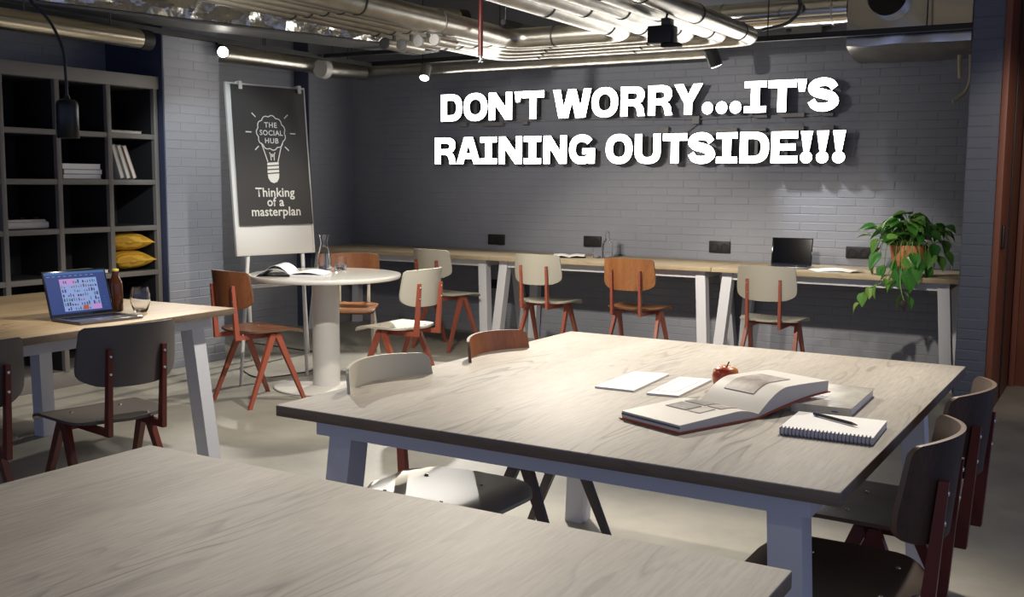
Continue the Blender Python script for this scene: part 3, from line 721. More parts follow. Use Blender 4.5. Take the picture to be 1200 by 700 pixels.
def screen_off(lo, L, w, sh):
    obj('screen', MB().add(scr_quad(-w/2+.007, w/2-.007, .016, sh-.007, L, .0002), [(0, 1, 2, 3)]), mat('dark_screen', (.002, .002, .003), .08, spec=.3), lo, smooth=0, fix=False)
laptop('open laptop with a blue lit screen on the warm oak table', (-3.848, 2.90, .7405), 1.497, .30, .212, .205, .30, screen_lit)
laptop('open laptop with a black screen on the wall counter', (-2.09, 7.56, .7405), .13, .29, .20, .205, .22, screen_off)

def tumbler(name, label, loc, prof, cat='glass', group=None, water=None):
    t = thing(name, label, cat, loc, 0, group)
    obj('glass_wall', MB().lathe(prof, 32), M_GLASS, t, smooth=60)
    if water: obj('water', MB().lathe(water, 32), M_WATER, t, smooth=60)
    return t
G = 'drinking glasses'
tumbler('wine_tumbler', 'clear stemless wine glass on the laptop table', (-3.80, 3.165, .741), [(0, .0), (.026, 0), (.033, .012), (.044, .05), (.043, .078), (.036, .112), (.0345, .112), (.0415, .078), (.0425, .05), (.031, .014), (.02, .008), (0, .007)], group=G)
tumbler('water_glass', 'small clear water glass beside the carafe on the round table', (-4.555, 5.46, .741), [(0, 0), (.036, 0), (.039, .005), (.041, .045), (.039, .088), (.0375, .088), (.039, .045), (.037, .007), (0, .007)], group=G, water=[(0, .0075), (.0368, .0075), (.0385, .038), (0, .038)])
tumbler('water_glass', 'small clear glass beside the clear bottle on the counter', (-3.635, 7.53, .741), [(0, 0), (.036, 0), (.039, .005), (.040, .045), (.040, .088), (.0385, .088), (.0385, .045), (.037, .007), (0, .007)], group=G, water=[(0, .0075), (.0368, .0075), (.0375, .03), (0, .03)])
tumbler('carafe', 'clear glass carafe half full of water on the round table', (-4.655, 5.41, .741),
        [(0, 0), (.045, 0), (.050, .006), (.049, .05), (.044, .10), (.030, .145), (.024, .17), (.0255, .20), (.035, .235), (.0335, .235), (.024, .20), (.0225, .17), (.0285, .145), (.0425, .10), (.0475, .05), (.047, .008), (0, .007)], 'carafe',
        water=[(0, .008), (.0465, .0085), (.047, .05), (.043, .098), (.0405, .108), (0, .108)])
cb = tumbler('glass_bottle', 'clear square-shouldered glass bottle standing on the counter', (-3.585, 7.60, .741),
        [(0, 0), (.040, 0), (.043, .005), (.043, .105), (.038, .125), (.018, .14), (.016, .175), (.018, .182), (.018, .188), (.0145, .188), (.0135, .14), (.035, .12), (.040, .10), (.040, .008), (0, .007)], 'bottle')
obj('stopper', MB().lathe([(0, .18), (.013, .18), (.013, .19), (.017, .195), (.015, .212), (0, .216)], 16), M_GLASS, cb)
bt = thing('beer_bottle', 'brown glass bottle with yellow crown cap beside the wine glass', 'bottle', (-3.925, 3.135, .741))
obj('bottle_glass', MB().lathe([(0, 0), (.027, 0), (.030, .004), (.030, .118), (.0285, .132), (.0165, .155), (.0135, .172), (.0135, .184), (0, .184)], 28), mat('brown_bottle', (.045, .014, .005), .08), bt)
obj('crown_cap', MB().lathe([(0, .184), (.0155, .181), (.0155, .186), (.013, .1915), (0, .192)], 21), mat('yellow_cap', (.5, .38, .05), .4), bt)

# --- middle table
def quadslab(name, label, cat, c, z0, z1, mats, group=None):
    ox, oy = sum(p[0] for p in c)/4, sum(p[1] for p in c)/4
    t = thing(name, label, cat, (ox, oy, z0), 0, group)
    v = [(p[0]-ox, p[1]-oy, z) for z in (0, z1-z0) for p in c]
    obj('board' if name == 'card' else 'sheet', MB().add(v, [(3, 2, 1, 0), (4, 5, 6, 7), (0, 1, 5, 4), (1, 2, 6, 5), (2, 3, 7, 6), (3, 0, 4, 7)]), mats, t, smooth=0); return t
ZT = .7405
k1 = quadslab('card', 'white card on the middle table, left one without print', 'card', [(-1.303, 2.694), (-1.182, 2.697), (-1.196, 3.0), (-1.304, 2.976)], ZT, ZT+.005, M_PAPER, 'white cards on the middle table')
k2 = quadslab('card', 'white card with faint printed frame, next to the apple', 'card', [(-1.137, 2.685), (-1.046, 2.697), (-1.052, 2.985), (-1.150, 2.968)], ZT, ZT+.005, M_PAPER, 'white cards on the middle table')
M_PRINT = mat('grey_print', (.42, .40, .38), .6)
obj('printed_line', MB().box((-.032, -.10, .0051), (-.029, .11, .0055)).box((.024, -.10, .0051), (.027, .11, .0055)).box((-.029, -.10, .0051), (.024, -.097, .0055)).box((-.029, .107, .0051), (.024, .11, .0055)), M_PRINT, k2, smooth=0)
# apple
ap = thing('apple', 'red and yellow apple behind the open book', 'apple', (-.968, 2.862, ZT))
def applec(nt, b):
    tc = N(nt, 'ShaderNodeTexCoord'); n = N(nt, 'ShaderNodeTexNoise', Scale=14, Detail=4); nt.links.new(tc.outputs['Object'], n.inputs['Vector'])
    r = ramp(nt, n.outputs[0], [(.38, (.42, .04, .02)), (.52, (.5, .16, .04)), (.65, (.62, .38, .08))]); nt.links.new(r.outputs[0], b.inputs['Base Color'])
M_APPLE = mat('apple_skin', (.5, .08, .03), .3, build=applec)
obj('apple_body', MB().lathe([(0, .006), (.014, .002), (.022, .001), (.032, .012), (.038, .03), (.039, .044), (.034, .062), (.022, .071), (.011, .069), (.004, .062), (0, .06)], 28), M_APPLE, ap, smooth=80)
obj('stem', MB().tube([(0, 0, .06), (.003, .002, .072), (.008, .004, .084)], [.002, .0016, .0022], 8), mat('apple_stem', (.06, .03, .012), .7), ap)
# closed book under the open one
b2 = thing('book', 'closed white picture book half under the open book', 'book', (-.575, 2.69, ZT), .02, 'books on the middle table')
obj('cover', MB().bevbox((-.155, 0, 0), (0, .315, .002), .0008, 1).bevbox((-.155, 0, .022), (0, .315, .024), .0008, 1).bevbox((-.155, -.002, 0), (0, .0, .024), .0008, 1), mat('picture_cover', (.5, .47, .40), .25, build=mottle((.30, .28, .24), (.68, .65, .58), 7)), b2)
obj('page_block', MB().box((-.152, .001, .002), (-.004, .311, .022)), M_PAPER, b2, smooth=0)
obj('spine_print', MB().box((-.05, -.0026, .010), (-.034, -.0021, .014)), mat('blue_ink', (.08, .09, .2), .5), b2, smooth=0)
# open book
U = Vector((.38, .925, 0)).normalized(); Vv = Vector((-U.y, U.x, 0))     # U across the pages, Vv along the gutter away from the camera
OB = thing('open_book', 'thick open picture book with orange cover lying on the middle table', 'book', (-.775, 2.555, ZT), math.atan2(U.y, U.x), 'books on the middle table')
PWd, PH = .285, .20   # local x = U, y = Vv
def page(side, nz=61):
    prof = []
    for i in range(nz):
        t = i/(nz-1)
        if side < 0: z = .012+.020*math.sin(min(1, t*3.2)*PI/2)*(1-.55*t); zb = .004
        else: z = .012+.055*math.sin(min(1, t*2.4)*PI/2)+.012*t*(1-t); zb = .004+.034*math.sin(t*PI/2)
        prof.append((side*t*PWd, z, zb))
    return prof
M_COVER = mat('orange_cover', (.50, .085, .025), .5)
for sd, nm in ((-1, 'left'), (1, 'right')):
    pr = page(sd)
    cov = MB().sheet([[(x*1.02, y, zb) for y in (-.004, PH+.004)] for x, z, zb in pr], len(pr), 2, (0, 0, -.003)); obj('cover_board', cov, M_COVER, OB)
    blk = MB()
    n = len(pr); vs = []
    for x, z, zb in pr: vs += [(x, 0, zb+.0005), (x, PH, zb+.0005), (x, PH, z), (x, 0, z)]
    fs = []
    for i in range(n-1):
        a, b = 4*i, 4*(i+1); fs += [(a, b, b+1, a+1), (a+1, b+1, b+2, a+2), (a+2, b+2, b+3, a+3), (a+3, b+3, b, a)]
    fs += [(0, 1, 2, 3), (4*n-1, 4*n-2, 4*n-3, 4*n-4)]
    pb = obj('page_block', blk.add(vs, fs), mat('book_paper', (.60, .57, .52), .45), OB, smooth=50)
    def zat(x):
        for i in range(n-1):
            xa, xb = pr[i][0], pr[i+1][0]
            if min(xa, xb)-1e-6 <= x <= max(xa, xb)+1e-6: return pr[i][1]+(pr[i+1][1]-pr[i][1])*((x-xa)/(xb-xa))
    def pic(x0, x1, y0, y1, m, nn=20):
        obj('picture', MB().sheet([[(x0+(x1-x0)*i/nn, y, zat(x0+(x1-x0)*i/nn)+.0016) for y in (y0, y1)] for i in range(nn+1)], nn+1, 2, (0, 0, -.0009)), m, pb)
    M_PIC = mat('grey_photo', (.2, .19, .18), .5, build=mottle((.03, .028, .026), (.20, .19, .175), 30)); M_PIC2 = mat('pale_photo', (.4, .36, .32), .45, build=mottle((.14, .08, .06), (.46, .43, .39), 12))
    if sd < 0:
        pic(-.165, -.105, .095, .165, M_PIC); pic(-.095, -.035, .095, .165, M_PIC); pic(-.095, -.035, .04, .088, M_PIC2); pic(-.165, -.105, .05, .088, M_PIC2)
        obj('page_edge_strip', MB().box((-PWd-.0015, .0, .012), (-PWd+.0005, PH, .0165)), mat('blue_edge', (.10, .11, .18), .5), pb, smooth=0)  # bluish strip along the outer edge of the page block
    else: pic(.05, .20, .06, .16, M_PIC2)
# spiral notebook + pen
NB = thing('notebook', 'white spiral notebook at the table corner under the pen', 'notebook', (-.683, 2.415, ZT), .04)
obj('page_block', MB().bevbox((0, .006, .0), (.215, .205, .016), .001, 1), M_PAPER, NB)
obj('cover', MB().bevbox((0, .004, .016), (.215, .206, .0172), .0005, 1), mat('notebook_cover', (.80, .80, .80), .5), NB)
rg = mat('spiral_wire', (.18, .17, .24), .4, .5)
rgm = MB().tube([(0, .009*math.cos(t)+.004, .0095+.0105*math.sin(t)) for t in [2*PI*k/14 for k in range(15)]], .0014, 6, False).mesh('spiral_ring', rg, 60)
for k in range(24): link('spiral_ring', rgm, NB, (.006+k*.0088, 0, .001))
PN = thing('pen', 'dark ballpoint pen lying across the spiral notebook', 'pen', (-.580, 2.552, ZT+.0226), -.54)
obj('barrel', MB().tube([(-.062, 0, 0), (.052, 0, 0)], .0042, 12), mat('pen_dark', (.03, .028, .035), .25), PN)
obj('tip', MB().tube([(.052, 0, 0), (.066, 0, 0)], [.0042, .0012], 12), mat('pen_tip', (.18, .11, .06), .3), PN)
obj('cap', MB().tube([(-.075, 0, 0), (-.062, 0, 0)], .0046, 12), mat('pen_blue', (.02, .02, .14), .3), PN)
# --- round table magazine
MG = thing('magazine', 'open magazine with black cover and curling pages on the round table', 'magazine', (-4.53, 4.98, ZT), .50)
mw, mh = .21, .27
def leafp(sd, z0, z1, bow, n=13):
    return [[(sd*mw*i/(n-1), y, z0+(z1-z0)*(i/(n-1))+bow*math.sin(PI*i/(n-1))) for y in (-mh/2, 0, mh/2)] for i in range(n)]
obj('cover', MB().sheet(leafp(-1, .012, .003, .0), 13, 3, (0, 0, -.0025)), M_BLKGL, MG)
obj('page_block', MB().bevbox((.0, -mh/2, 0), (mw, mh/2, .012), .001, 1), mat('magazine_paper', (.66, .68, .72), .4), MG)
obj('lifted_page', MB().sheet(leafp(-1, .014, .004, .040), 13, 3, (0, 0, -.001)), M_PAPER, MG, smooth=60)
obj('lifted_page', MB().sheet(leafp(-.86, .014, .010, .058), 13, 3, (0, 0, -.001)), mat('magazine_paper', (.66, .68, .72), .4), MG, smooth=60)
obj('lifted_page', MB().sheet(leafp(.95, .014, .014, .014), 13, 3, (0, 0, -.001)), M_PAPER, MG, smooth=60)
# --- counter papers and book
cbk = thing('open_book', 'small open book lying on the counter behind a beige chair', 'book', (-3.86, 7.47, ZT), .45)
obj('cover', MB().bevbox((-.13, -.10, 0), (.13, .10, .004), .001, 1), M_BLACK, cbk)
for sd in (-1, 1): obj('page_block', MB().sheet([[(sd*.125*i/8, y, .012+.012*math.sin(PI*min(1, i/8*1.3)*.75)) for y in (-.095, .095)] for i in range(9)], 9, 2, (0, 0, -.008)), M_PAPER, cbk)
for k, (dx, dy, r_, lab) in enumerate(((0, 0, .5, 'white paper sheet on the counter right of the black laptop, lowest'), (.05, .03, .25, 'white paper sheet lying across another on the counter'), (.17, -.03, .75, 'small folded paper slip nearest the plant on the counter'))):
    t = thing('paper_sheet', lab, 'paper', (-1.78+dx, 7.36+dy, ZT+.0022*k), r_, 'papers on the counter')
    s2 = .6 if k == 2 else 1
    P = [[(-.105*s2+.21*s2*i/8, y*s2, .001+(.006*math.sin(PI*i/8)*k)) for y in (-.14, 0, .14)] for i in range(9)]
    obj('sheet', MB().sheet(P, 9, 3, (0, 0, -.001)), M_PAPER if k < 2 else M_CREAM, t, smooth=60)

# ================================================================== PLANT
PLx, PLy = -1.245, 7.335
PL = thing('potted_plant', 'trailing green pothos in a terracotta pot on the counter', 'plant', (PLx, PLy, ZT))
obj('pot', MB().lathe([(0, 0), (.088, 0), (.092, .004), (.122, .196), (.120, .200), (.112, .200), (.108, .18), (0, .18)], 40), mat('terracotta', (.50, .20, .075), .6), PL, smooth=50)
obj('soil', MB().lathe([(0, .186), (.05, .190), (.1085, .183)], 24), mat('soil', (.03, .02, .014), .9), PL)
def leaf_col(c1, c2):
    def f(nt, b):
        tc = N(nt, 'ShaderNodeTexCoord'); n = N(nt, 'ShaderNodeTexNoise', Scale=25, Detail=4); nt.links.new(tc.outputs['Object'], n.inputs['Vector'])
        r = ramp(nt, n.outputs[0], [(.42, c1), (.66, c2)]); nt.links.new(r.outputs[0], b.inputs['Base Color'])
    return f
M_LEAF = [mat('leaf_green', (.04, .16, .02), .32, build=leaf_col((.022, .115, .014), (.06, .21, .03))), mat('leaf_light', (.1, .27, .04), .32, build=leaf_col((.055, .19, .022), (.20, .36, .08))), mat('leaf_yellow', (.22, .34, .05), .35, build=leaf_col((.10, .24, .03), (.38, .45, .12)))]
def leaf_mb(fold, droop):
    nu, nv = 5, 9; P = []
    for j in range(nv):
        t = j/(nv-1); w = .5*(math.sin(PI*min(1, t*1.0)**.62))*(1-.35*t) if 0 < t < 1 else 0
        w = max(w, .012 if t < 1 else .0)
        row = []
        for i in range(nu):
            u = -1+2*i/(nu-1)
            x = w*u*.95; y = t-.10*abs(u)*max(0, 1-t*4)*1.2; z = fold*abs(u)*w-droop*t*t
            row.append((x, y, z))
        P.append(row)
    return MB().sheet(P, nv, nu, (0, 0, -.008))
LM = [leaf_mb(.35, d).mesh('leaf', m, 60, True) for m in M_LEAF for d in (.10, .35)]
rnd = random.Random(11)
M_STEM = mat('plant_stem', (.12, .22, .05), .5)
def add_leaf(p, size, yaw, pitch, roll, kind=None):
    k = rnd.choice([0, 0, 1, 1, 2, 3, 3, 2, 0, 1]) if kind is None else kind
    o = link('leaf', LM[k], PL, p, 0, (pitch, roll, yaw)); o.scale = (size*.92, size, size)
def stem(pts, r=.0035): obj('stem', MB().tube([Vector(p) for p in spline3(pts)], r, 6), M_STEM, PL)
def spline3(cp, n=5):
    out = []
    for i in range(len(cp)-1):
        p0, p1, p2, p3 = [Vector(cp[max(0, min(len(cp)-1, i+k))]) for k in (-1, 0, 1, 2)]
        for k in range(n):
            t = k/n; out.append(.5*((2*p1)+(p2-p0)*t+(2*p0-5*p1+4*p2-p3)*t*t+(-p0+3*p1-3*p2+p3)*t**3))
    return out+[Vector(cp[-1])]
for k in range(88):   # crown
    a = rnd.uniform(0, 2*PI); rr = rnd.uniform(.02, .23); h = .24+rnd.uniform(-.03, .15)*(1-(rr/.30)**2)+.02
    if math.sin(a) > 0: rr *= .75
    p = Vector((rr*math.cos(a)*1.12, rr*math.sin(a)*.9, h))
    stem([(p.x*.25, p.y*.25, .18), (p.x*.55, p.y*.55, h*.72+.06), tuple(p)], .0028)
    add_leaf(tuple(p), rnd.uniform(.085, .12), a-PI/2+rnd.uniform(-.7, .7), rnd.uniform(-.95, .2), rnd.uniform(-.5, .5))
sides = [(-.17, -.10, .13), (-.20, -.08, .05), (-.155, -.15, .10), (-.12, -.17, .02), (.15, -.12, .12), (.20, -.08, .09), (.235, -.06, .12), (.14, -.15, .03), (.02, -.175, .08), (.06, -.185, .02), (-.05, -.18, .06), (.22, -.05, .19), (-.21, -.06, .16), (.10, -.175, .065), (-.02, -.19, .005), (.17, -.12, .17), (-.18, -.12, .19), (.055, -.185, .11)]
for (x, y, z) in sides:
    stem([(x*.4, y*.4, .19), (x*.85, y*.9, .225), (x, y, z+.04)], .0028)
    add_leaf((x, y, z+.04), rnd.uniform(.095, .13), math.atan2(y, x)-PI/2+rnd.uniform(-.5, .5), rnd.uniform(-1.45, -.9), rnd.uniform(-.3, .3))
add_leaf((.055, -.205, .05), .15, PI+.1, -1.35, 0, 1)
# trailing stems over the counter edge
t1 = [(-.03, -.10, .185), (-.05, -.19, .12), (-.08, -.225, .02), (-.13, -.235, -.05), (-.20, -.235, -.085), (-.24, -.235, -.15)]
t2 = [(.0, -.10, .185), (.0, -.19, .1), (-.005, -.22, -.02), (.01, -.235, -.10), (.03, -.24, -.16)]
t3 = [(.12, -.05, .185), (.18, -.1, .12), (.17, -.13, .03), (.12, -.15, .012)]
for t in (t1, t2, t3): stem(t, .0035)
for (p, y, pi_, k) in (((-.10, -.232, -.02), -2.2, -1.0, 2), ((-.15, -.237, -.06), 2.2, -1.1, 3), ((-.20, -.237, -.08), -2.5, -1.3, 4), ((-.23, -.237, -.12), 2.9, -1.4, 2), ((-.26, -.237, -.19), 2.0, -.9, 5), ((-.04, -.225, -.03), 1.2, -1.0, 2), ((.03, -.24, -.10), -1.4, -.9, 3), ((.05, -.24, -.13), -2.0, -1.0, 0), ((.01, -.24, -.12), 1.6, -1.2, 2)):
    add_leaf(p, rnd.uniform(.07, .095), y, pi_, rnd.uniform(-.3, .3), k)
o = link('dry_leaf', leaf_mb(.5, .5).mesh('dry_leaf', mat('dry_leaf', (.02, .012, .01), .7), 60), PL, (.02, -.242, -.155), 0, (-1.3, .2, PI)); o.scale = (.06, .06, .06)

# ================================================================== CEILING SERVICES
def rod(parent, x, y, z0, z1=CEIL, r=.005): return obj('threaded_rod', MB().tube([(x, y, z0), (x, y, z1)], r, 8), M_DARKMET, parent)
def rail(label, p, q, rods=()):
    t = thing('light_track', label, 'light track', p, 0, 'black light tracks'); d = Vector(q)-Vector(p); n = d.normalized(); sx = Vector((n.y, -n.x, 0))*.019
    v = []
    for e in (Vector((0, 0, 0)), d):
        v += [e-sx+Vector((0, 0, -.018)), e+sx+Vector((0, 0, -.018)), e+sx+Vector((0, 0, .018)), e-sx+Vector((0, 0, .018))]
    obj('rail', MB().add(v, [(3, 2, 1, 0), (4, 5, 6, 7), (0, 1, 5, 4), (1, 2, 6, 5), (2, 3, 7, 6), (3, 0, 4, 7)]), M_BLACK, t, smooth=0)
    for (x, y) in rods: rod(t, x-p[0], y-p[1], .018, CEIL-p[2])
    return t
rail('black light track running from the bookcase to the far corner', (-5.74, 1.5, 2.34), (-5.74, 7.30, 2.34), [(-5.74, 3.4), (-5.74, 4.6), (-5.74, 6.0), (-5.74, 7.0)])
rail('black light track along the back wall above the sign', (-5.82, 7.33, 2.35), (1.4, 7.33, 2.35), [(-5.2, 7.33), (-2.25, 7.33), (-1.2, 7.33), (.2, 7.33)])
def spothead(label, top, aim, L=.125, r=.043, body=M_DARKMET, on=True):
    t = thing('track_spot', label, 'spotlight', top, 0, 'track spotlights'); d = (Vector(aim)-Vector(top)).normalized()
    obj('adapter', MB().box((-.012, -.05, -.012), (.012, .05, .0)), M_BLACK, t, smooth=0)
    pv = Vector((0, 0, -.05)); obj('stem', MB().tube([(0, 0, -.012), pv], .006, 10), M_BLACK, t)
    a, b = pv-d*.03, pv+d*(L-.03)
    bd = obj('lamp_body', MB().tube([a, a+d*.006, b-d*.001, b], [r*.9, r, r, r*.94], 28), body, t)
    if on: obj('lens', MB().tube([b+d*.0004, b+d*.003], [r*.86, r*.80], 28), M_LAMP, bd)
    return Vector(top)+b+d*.02, d
h1, d1 = spothead('track spotlight shining straight at the camera near the brick pier', (-5.74, 5.58, 2.322), (-3.0, 3.2, 1.55), body=M_BLACK)
spot('spot_light', h1, (-2.9, 3.8, .5), 150, 54, .5, NEUT, .03)
h2, d2 = spothead('grey track spotlight pointing down left of the sign', (-5.17, 7.33, 2.332), (-4.75, 6.1, 0.3), body=mat('grey_lamp', (.22, .21, .19), .4, .3))
spot('spot_light', h2, (-4.35, 5.0, .2), 260, 62, .35, NEUT, .03)
h3, d3 = spothead('black track spotlight above the letters turned towards the plant', (-2.66, 7.33, 2.332), (-2.45, 7.62, 1.6), body=M_BLACK, L=.135, r=.048)
spot('spot_light', h3, (-1.70, 7.72, .86), 95, 50, .9, (.95, .97, 1), .03)

def pipe(label, path, r, m=M_GALV, bands=(), group=None, n=24, bend=None, cat='pipe', name='pipe'):
    """round pipe; path corners are rounded with radius bend; bands = fractions along each straight run"""
    p = [Vector(q) for q in path]; pts = [p[0]]
    for i in range(1, len(p)-1):
        b = bend or 2*r; a0, a1 = (p[i-1]-p[i]).normalized(), (p[i+1]-p[i]).normalized()
        s, e = p[i]+a0*b, p[i]+a1*b; c = p[i]+a0*b+a1*b
        for k in range(9):
            t = k/8*PI/2; pts.append(c-a1*b*math.cos(t)-a0*b*math.sin(t))
    pts.append(p[-1]); O = p[0].copy()
    t = thing(name, label, cat, O, 0, group)
    obj('pipe_body', MB().tube([q-O for q in pts], r, n), m, t, smooth=50)
    for i in range(len(p)-1):
        L = (p[i+1]-p[i]).length; k = .35
        while k < L-.1:
            c = p[i].lerp(p[i+1], k/L)-O; d = (p[i+1]-p[i]).normalized()
            if bands is not None: obj('pipe_band', MB().tube([c-d*.006, c+d*.006], r+.004, n, True), M_DARKMET if bands == 'dark' else M_GALV, t)
            k += .8
    return t
# bundle of five insulated pipes: comes from the left, crosses below the wall top, turns back to the camera
GP = 'silver pipe bundle'
for i in range(5):
    o = .172*i
    pipe(['silver pipe of the bundle running closest to the back wall', 'silver pipe of the bundle, second from the back wall', 'silver pipe in the middle of the five-pipe bundle', 'silver pipe of the bundle, second from the camera side', 'silver pipe of the bundle running closest to the camera'][i],
         [(-4.32+.125*i, 1.2, 2.34), (-4.32+.125*i, 7.15-o, 2.34), (-2.28-.16*i, 7.15-o, 2.34), (-2.28-.16*i, 1.5, 2.34)], .058 if i < 4 else .07, M_GALV, 'dark', GP, 20, .16)
BR = thing('pipe_hanger', 'steel channel hanger carrying the silver pipes', 'bracket', (-3.78, 6.4, 2.42))
obj('channel', MB().box((-.02, -.12, -.005), (.02, .85, .03)), M_DARKMET, BR, smooth=0)
rod(BR, 0, -.09, .03, CEIL-2.42); rod(BR, 0, .82, .03, CEIL-2.42); rod(BR, -.3, .4, .0, CEIL-2.42)
# big diagonal duct pipe with black end
bp_ = pipe('large silver pipe with black end cap crossing diagonally', ((-5.80, 5.66, 2.66), (-4.84, 7.36, 2.66)), .088, M_GALV, 'dark')
d = Vector((.96, 1.70, 0)).normalized(); obj('end_cap', MB().tube([Vector((.96, 1.70, 0))-d*.03, Vector((.96, 1.70, 0))+d*.05], .092, 24), M_BLACK, bp_)
for k, (x, z, lab) in enumerate(((-4.243, 2.229, 'leftmost'), (-4.105, 2.213, 'second from left'), (-3.97, 2.227, 'third from left'), (-3.845, 2.229, 'rightmost'))):
    t = thing('pipe_end', 'short grey pipe end seen face on in a row of four, '+lab, 'pipe', (x, 5.54, z), 0, 'four grey pipe ends')
    obj('pipe_body', MB().tube([(0, .012, 0), (0, .22, 0)], .036, 24), M_GALV, t); obj('end_cap', MB().tube([(0, 0, 0), (0, .014, 0)], [.036, .039], 24), mat('cap_grey', (.16, .155, .15), .5), t)
    obj('strap', MB().box((-.004, .10, .034), (.004, .13, .075)), M_DARKMET, t, smooth=0)
bar = thing('support_bar', 'black support bar left of the four grey pipe ends', 'bracket', (-5.0, 6.66, 2.36)); obj('bar', MB().bevbox((-.70, -.02, -.03), (.55, .02, 0), .003, 1), M_BLACK, bar)
rod(bar, -.62, 0, 0, CEIL-2.36); rod(bar, -.42, 0, 0, CEIL-2.36)
# foil clad rectangular duct on the left
fd = thing('foil_duct', 'rectangular duct wrapped in crumpled foil above the left track', 'duct', (-5.505, 4.77, 2.40), -.272)
P = []
nY = 80
mb = MB(); vs = []; fs = []
for j in range(nY+1):
    y = -1.6+4.0*j/nY
    for k, (x, z) in enumerate(((-.32, 0), (0, 0), (0, .05), (.01, .09), (0, .135), (-.32, .135))):
        q = noise.noise(Vector((x*3+k, y*5, z*9)))*(.030 if k in (2, 3, 4) else .003); vs.append((x+q, y, z+q*.4))
for j in range(nY):
    for k in range(6): a, b = j*6+k, j*6+(k+1) % 6; fs.append((a, b, b+6, a+6))
fs += [tuple(range(5, -1, -1)), tuple(nY*6+k for k in range(6))]
obj('foil_jacket', mb.add(vs, fs), M_FOIL, fd, smooth=40)
obj('under_panel', MB().bevbox((-.33, -1.6, -.022), (.004, 2.4, -.004), .003, 1), M_GREYMET, fd)
for y in (-.6, .3, 1.2, 1.9): rod(fd, -.08, y, .12, CEIL-2.40)
# silver tube over the bookcase
tb = pipe('silver tube with black end running above the bookcase', ((-5.6, 1.2, 2.243), (-5.6, 4.72, 2.243)), .062, mat('brushed_tube', (.55, .50, .40), .25, 1), None)
obj('end_cap', MB().tube([(0, 3.52, 0), (0, 3.60, 0)], .066, 24), M_BLACK, tb); rod(tb, 0, 2.7, .06, CEIL-2.243); rod(tb, 0, 3.3, .06, CEIL-2.243); rod(tb, 0, 1.5, .06, CEIL-2.243)
# corner pipe with tee cap
cp_ = pipe('silver pipe turning through the far left corner under the ceiling', ((-6.12, 5.62, 2.30), (-6.12, 7.62, 2.335), (-2.8, 7.62, 2.335)), .062, M_GALV, None)
obj('tee_cap', MB().tube([(.12, 1.33, -.01), (.12, 1.40, -.01)], [.078, .082], 28), mat('cap_bright', (.60, .58, .52), .4), cp_)
obj('tee_body', MB().tube([(.12, 1.40, -.01), (.12, 1.9, .01)], .066, 24), M_GALV, cp_)
rod(cp_, .0, .8, .05, .7); rod(cp_, 1.5, 2.0, .09, .7)
# big reflective duct above the sign
bd_ = pipe('wide shiny ventilation duct running to the wall above the sign', ((-3.42, 2.0, 2.70), (-3.42, 7.80, 2.70)), .19, mat('shiny_duct', (.72, .70, .66), .16, 1), None, None, 40, cat='duct', name='ventilation_duct')
for y in (1.2, 2.4, 3.6, 4.8, 5.5): obj('duct_collar', MB().tube([(0, y-.02, 0), (0, y+.02, 0)], .196, 40), M_GALV, bd_)
# right-hand pipe and duct box
pipe('large silver pipe along the back wall right of the elbows', ((-3.0, 7.55, 2.545), (-1.745, 7.55, 2.545)), .10, mat('shiny_duct', (.72, .70, .66), .16, 1), 'steel')
bx_ = thing('duct_box', 'large sheet metal duct box in the upper right corner', 'duct', (-1.335, 7.64, 2.205))
vs = []; n2 = 14; mb = MB()
def gridface(f, nu, nv, mi=0):
    vs = [f(i/nu, j/nv) for i in range(nu+1) for j in range(nv+1)]; fs = [(i*(nv+1)+j, (i+1)*(nv+1)+j, (i+1)*(nv+1)+j+1, i*(nv+1)+j+1) for i in range(nu) for j in range(nv)]
    mb.add(vs, fs, mi)
w2, dp, hh = .395, .22, .78
def wob(p, a=.012): q = Vector(p); k = noise.noise(q*4.5+Vector((3, 1, 7))); return (p[0], p[1]+k*a, p[2]+k*a)
gridface(lambda u, v: wob((-w2+2*w2*u, -dp, .07+(hh-.07)*v)), 20, 14)
gridface(lambda u, v: wob((-w2+2*w2*u, -dp+.10*v*0+(.0 if v > .5 else 0)+(dp*2)*v, .07*(1-v)**2), .016), 20, 14, 1)
gridface(lambda u, v: (-w2, -dp+2*dp*u, hh*v if v > 0 else .07*(1-u)**2), 8, 8); gridface(lambda u, v: (w2, -dp+2*dp*(1-u), hh*v if v > 0 else .07*u*u), 8, 8)
obj('sheet_metal', mb, [mat('shiny_duct', (.72, .70, .66), .16, 1), M_GALV], bx_, smooth=50, fix=False)
obj('port_collar', MB().tube([(-.12, -dp-.10, .37), (-.12, -dp+.01, .37)], .125, 32, False), M_GALV, bx_); obj('port', MB().tube([(-.12, -dp-.085, .37), (-.12, -dp-.08, .37)], .12, 32), M_BLKGL, bx_)
hs = mat('beige_hose', (.42, .36, .25), .5)
tag(obj('hose', MB().tube([(-1.03, 7.62, 2.203), (-1.03, 7.62, 2.15), (-1.02, 7.62, 2.05)], .014, 10), hs), 'short beige hose hanging straight down from the duct box', 'hose', 'beige hoses')
tag(obj('hose', MB().tube(spline3([(-.965, 7.62, 2.203), (-.96, 7.62, 2.12), (-.96, 7.62, 2.03), (-.985, 7.61, 1.96), (-1.055, 7.58, 1.895)]), .012, 10), hs), 'longer beige hose curling to the left below the duct box', 'hose', 'beige hoses')
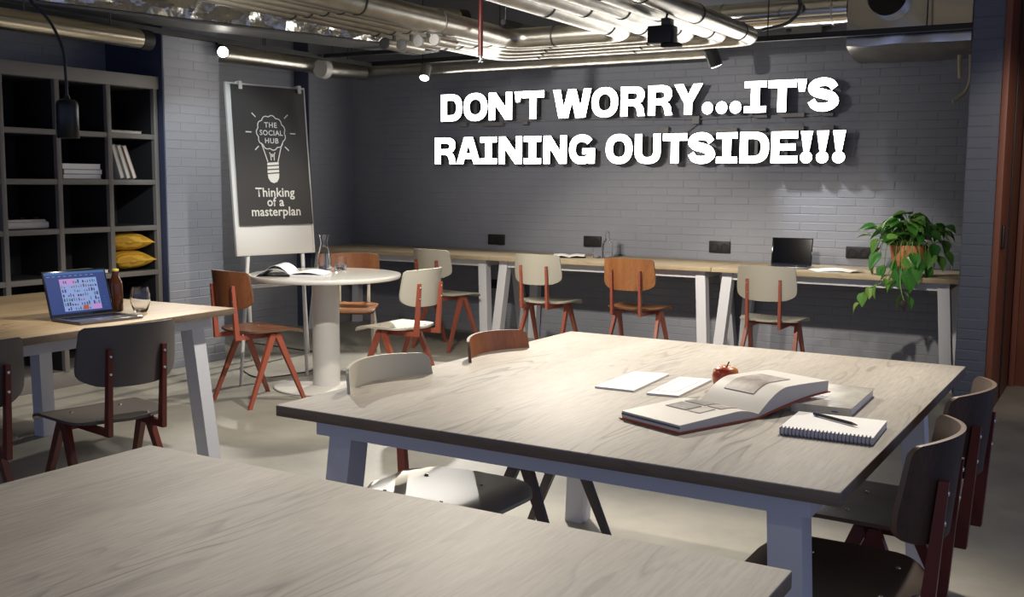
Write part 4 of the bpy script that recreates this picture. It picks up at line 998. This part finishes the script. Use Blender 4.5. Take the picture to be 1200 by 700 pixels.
# sprinkler, junction box, bracket, cable
sp = thing('sprinkler_pipe', 'dark red vertical sprinkler pipe hanging left of the sign', 'pipe', (-3.705, 5.87, 2.135)); obj('pipe_body', MB().tube([(0, 0, .02), (0, 0, CEIL-2.135)], .016, 14), M_RED, sp)
obj('sprinkler_head', MB().lathe([(0, -.02), (.016, -.018), (.016, -.015), (.005, -.012), (.005, .0), (.012, .004), (.012, .022), (0, .022)], 16), M_STEEL, sp)
jb = thing('junction_box', 'grey rectangular box on the wall above the right end of the sign', 'box', (-2.1, 7.82, 2.46)); obj('case', MB().bevbox((-.11, -.05, -.05), (.11, .06, .05), .005, 2), mat('box_grey', (.24, .235, .21), .5), jb)
for s in (-1, 1): obj('gland', MB().tube([(s*.11, 0, .01), (s*.16, 0, .01)], .012, 10), M_DARKMET, jb)
bk = thing('camera_bracket', 'black bracket clamped to the pipes above the word WORRY', 'bracket', (-2.36, 5.75, 2.19)); obj('clamp', MB().bevbox((-.10, -.05, -.05), (.05, .05, .05), .008, 2), M_BLACK, bk); obj('block', MB().bevbox((-.02, -.04, .05), (.03, .04, .09), .004, 2), M_DARKMET, bk); obj('foot', MB().bevbox((-.02, -.04, -.075), (.09, .03, -.05), .006, 2), M_BLACK, bk)
rod(bk, .0, 0, .085, CEIL-2.19)
tag(obj('cable', MB().tube(spline3([(-2.35, 7.40, 2.95), (-2.15, 7.40, 2.80), (-2.05, 7.40, 2.58), (-2.12, 7.38, 2.46), (-2.3, 7.36, 2.42)]), .012, 10), M_DARKMET), 'thick dark cable looping down beside the right silver pipe', 'cable')
# concrete beam
struct(obj('trim_2', MB().bevbox((-7, 4.9, 2.82), (1.5, 5.25, CEIL), .01, 1), M_SLAB), 'concrete downstand beam under the ceiling', 'beam')
# pendant lamp
pd = thing('pendant_lamp', 'black cylinder pendant lamp hanging over the laptop table', 'lamp', (-3.705, 2.755, 1.497))
pr = [(.038, .004), (.041, 0), (.043, .002), (.043, .13), (.040, .145), (.030, .154), (.012, .158), (.010, .172), (0, .174)]
obj('lamp_shade', MB().lathe(pr, 36), mat('lamp_black', (.008, .008, .008), .35, spec=.4), pd, smooth=50)
obj('bulb_disc', MB().lathe([(0, .0035), (.036, .0035), (.036, .006), (0, .006)], 28), mat('lamp_diffuser', (.7, .66, .58), .4), pd)
obj('cord', MB().tube(spline3([(0, 0, .17), (-.008, .005, .26), (-.03, .012, .36), (-.09, .0, .47), (-.16, -.03, .55), (-.24, -.07, .68), (-.28, -.10, .95), (-.28, -.12, CEIL-1.497)]), .006, 10), M_BLACK, pd)
# floor cable by the easel
tag(obj('floor_cable', MB().tube(spline3([(-5.4, 5.35, .005), (-5.0, 5.15, .005), (-4.9, 5.62, .005), (-5.2, 6.1, .005), (-5.7, 6.2, .005), (-6.3, 6.25, .005)]), .004, 8), M_DARKMET), 'thin dark cable lying on the floor behind the round table', 'cable')

spot('spot_light', (-3.705, 2.755, 1.492), (-3.705, 2.755, 0), 10, 120, .4, WARM, .03)
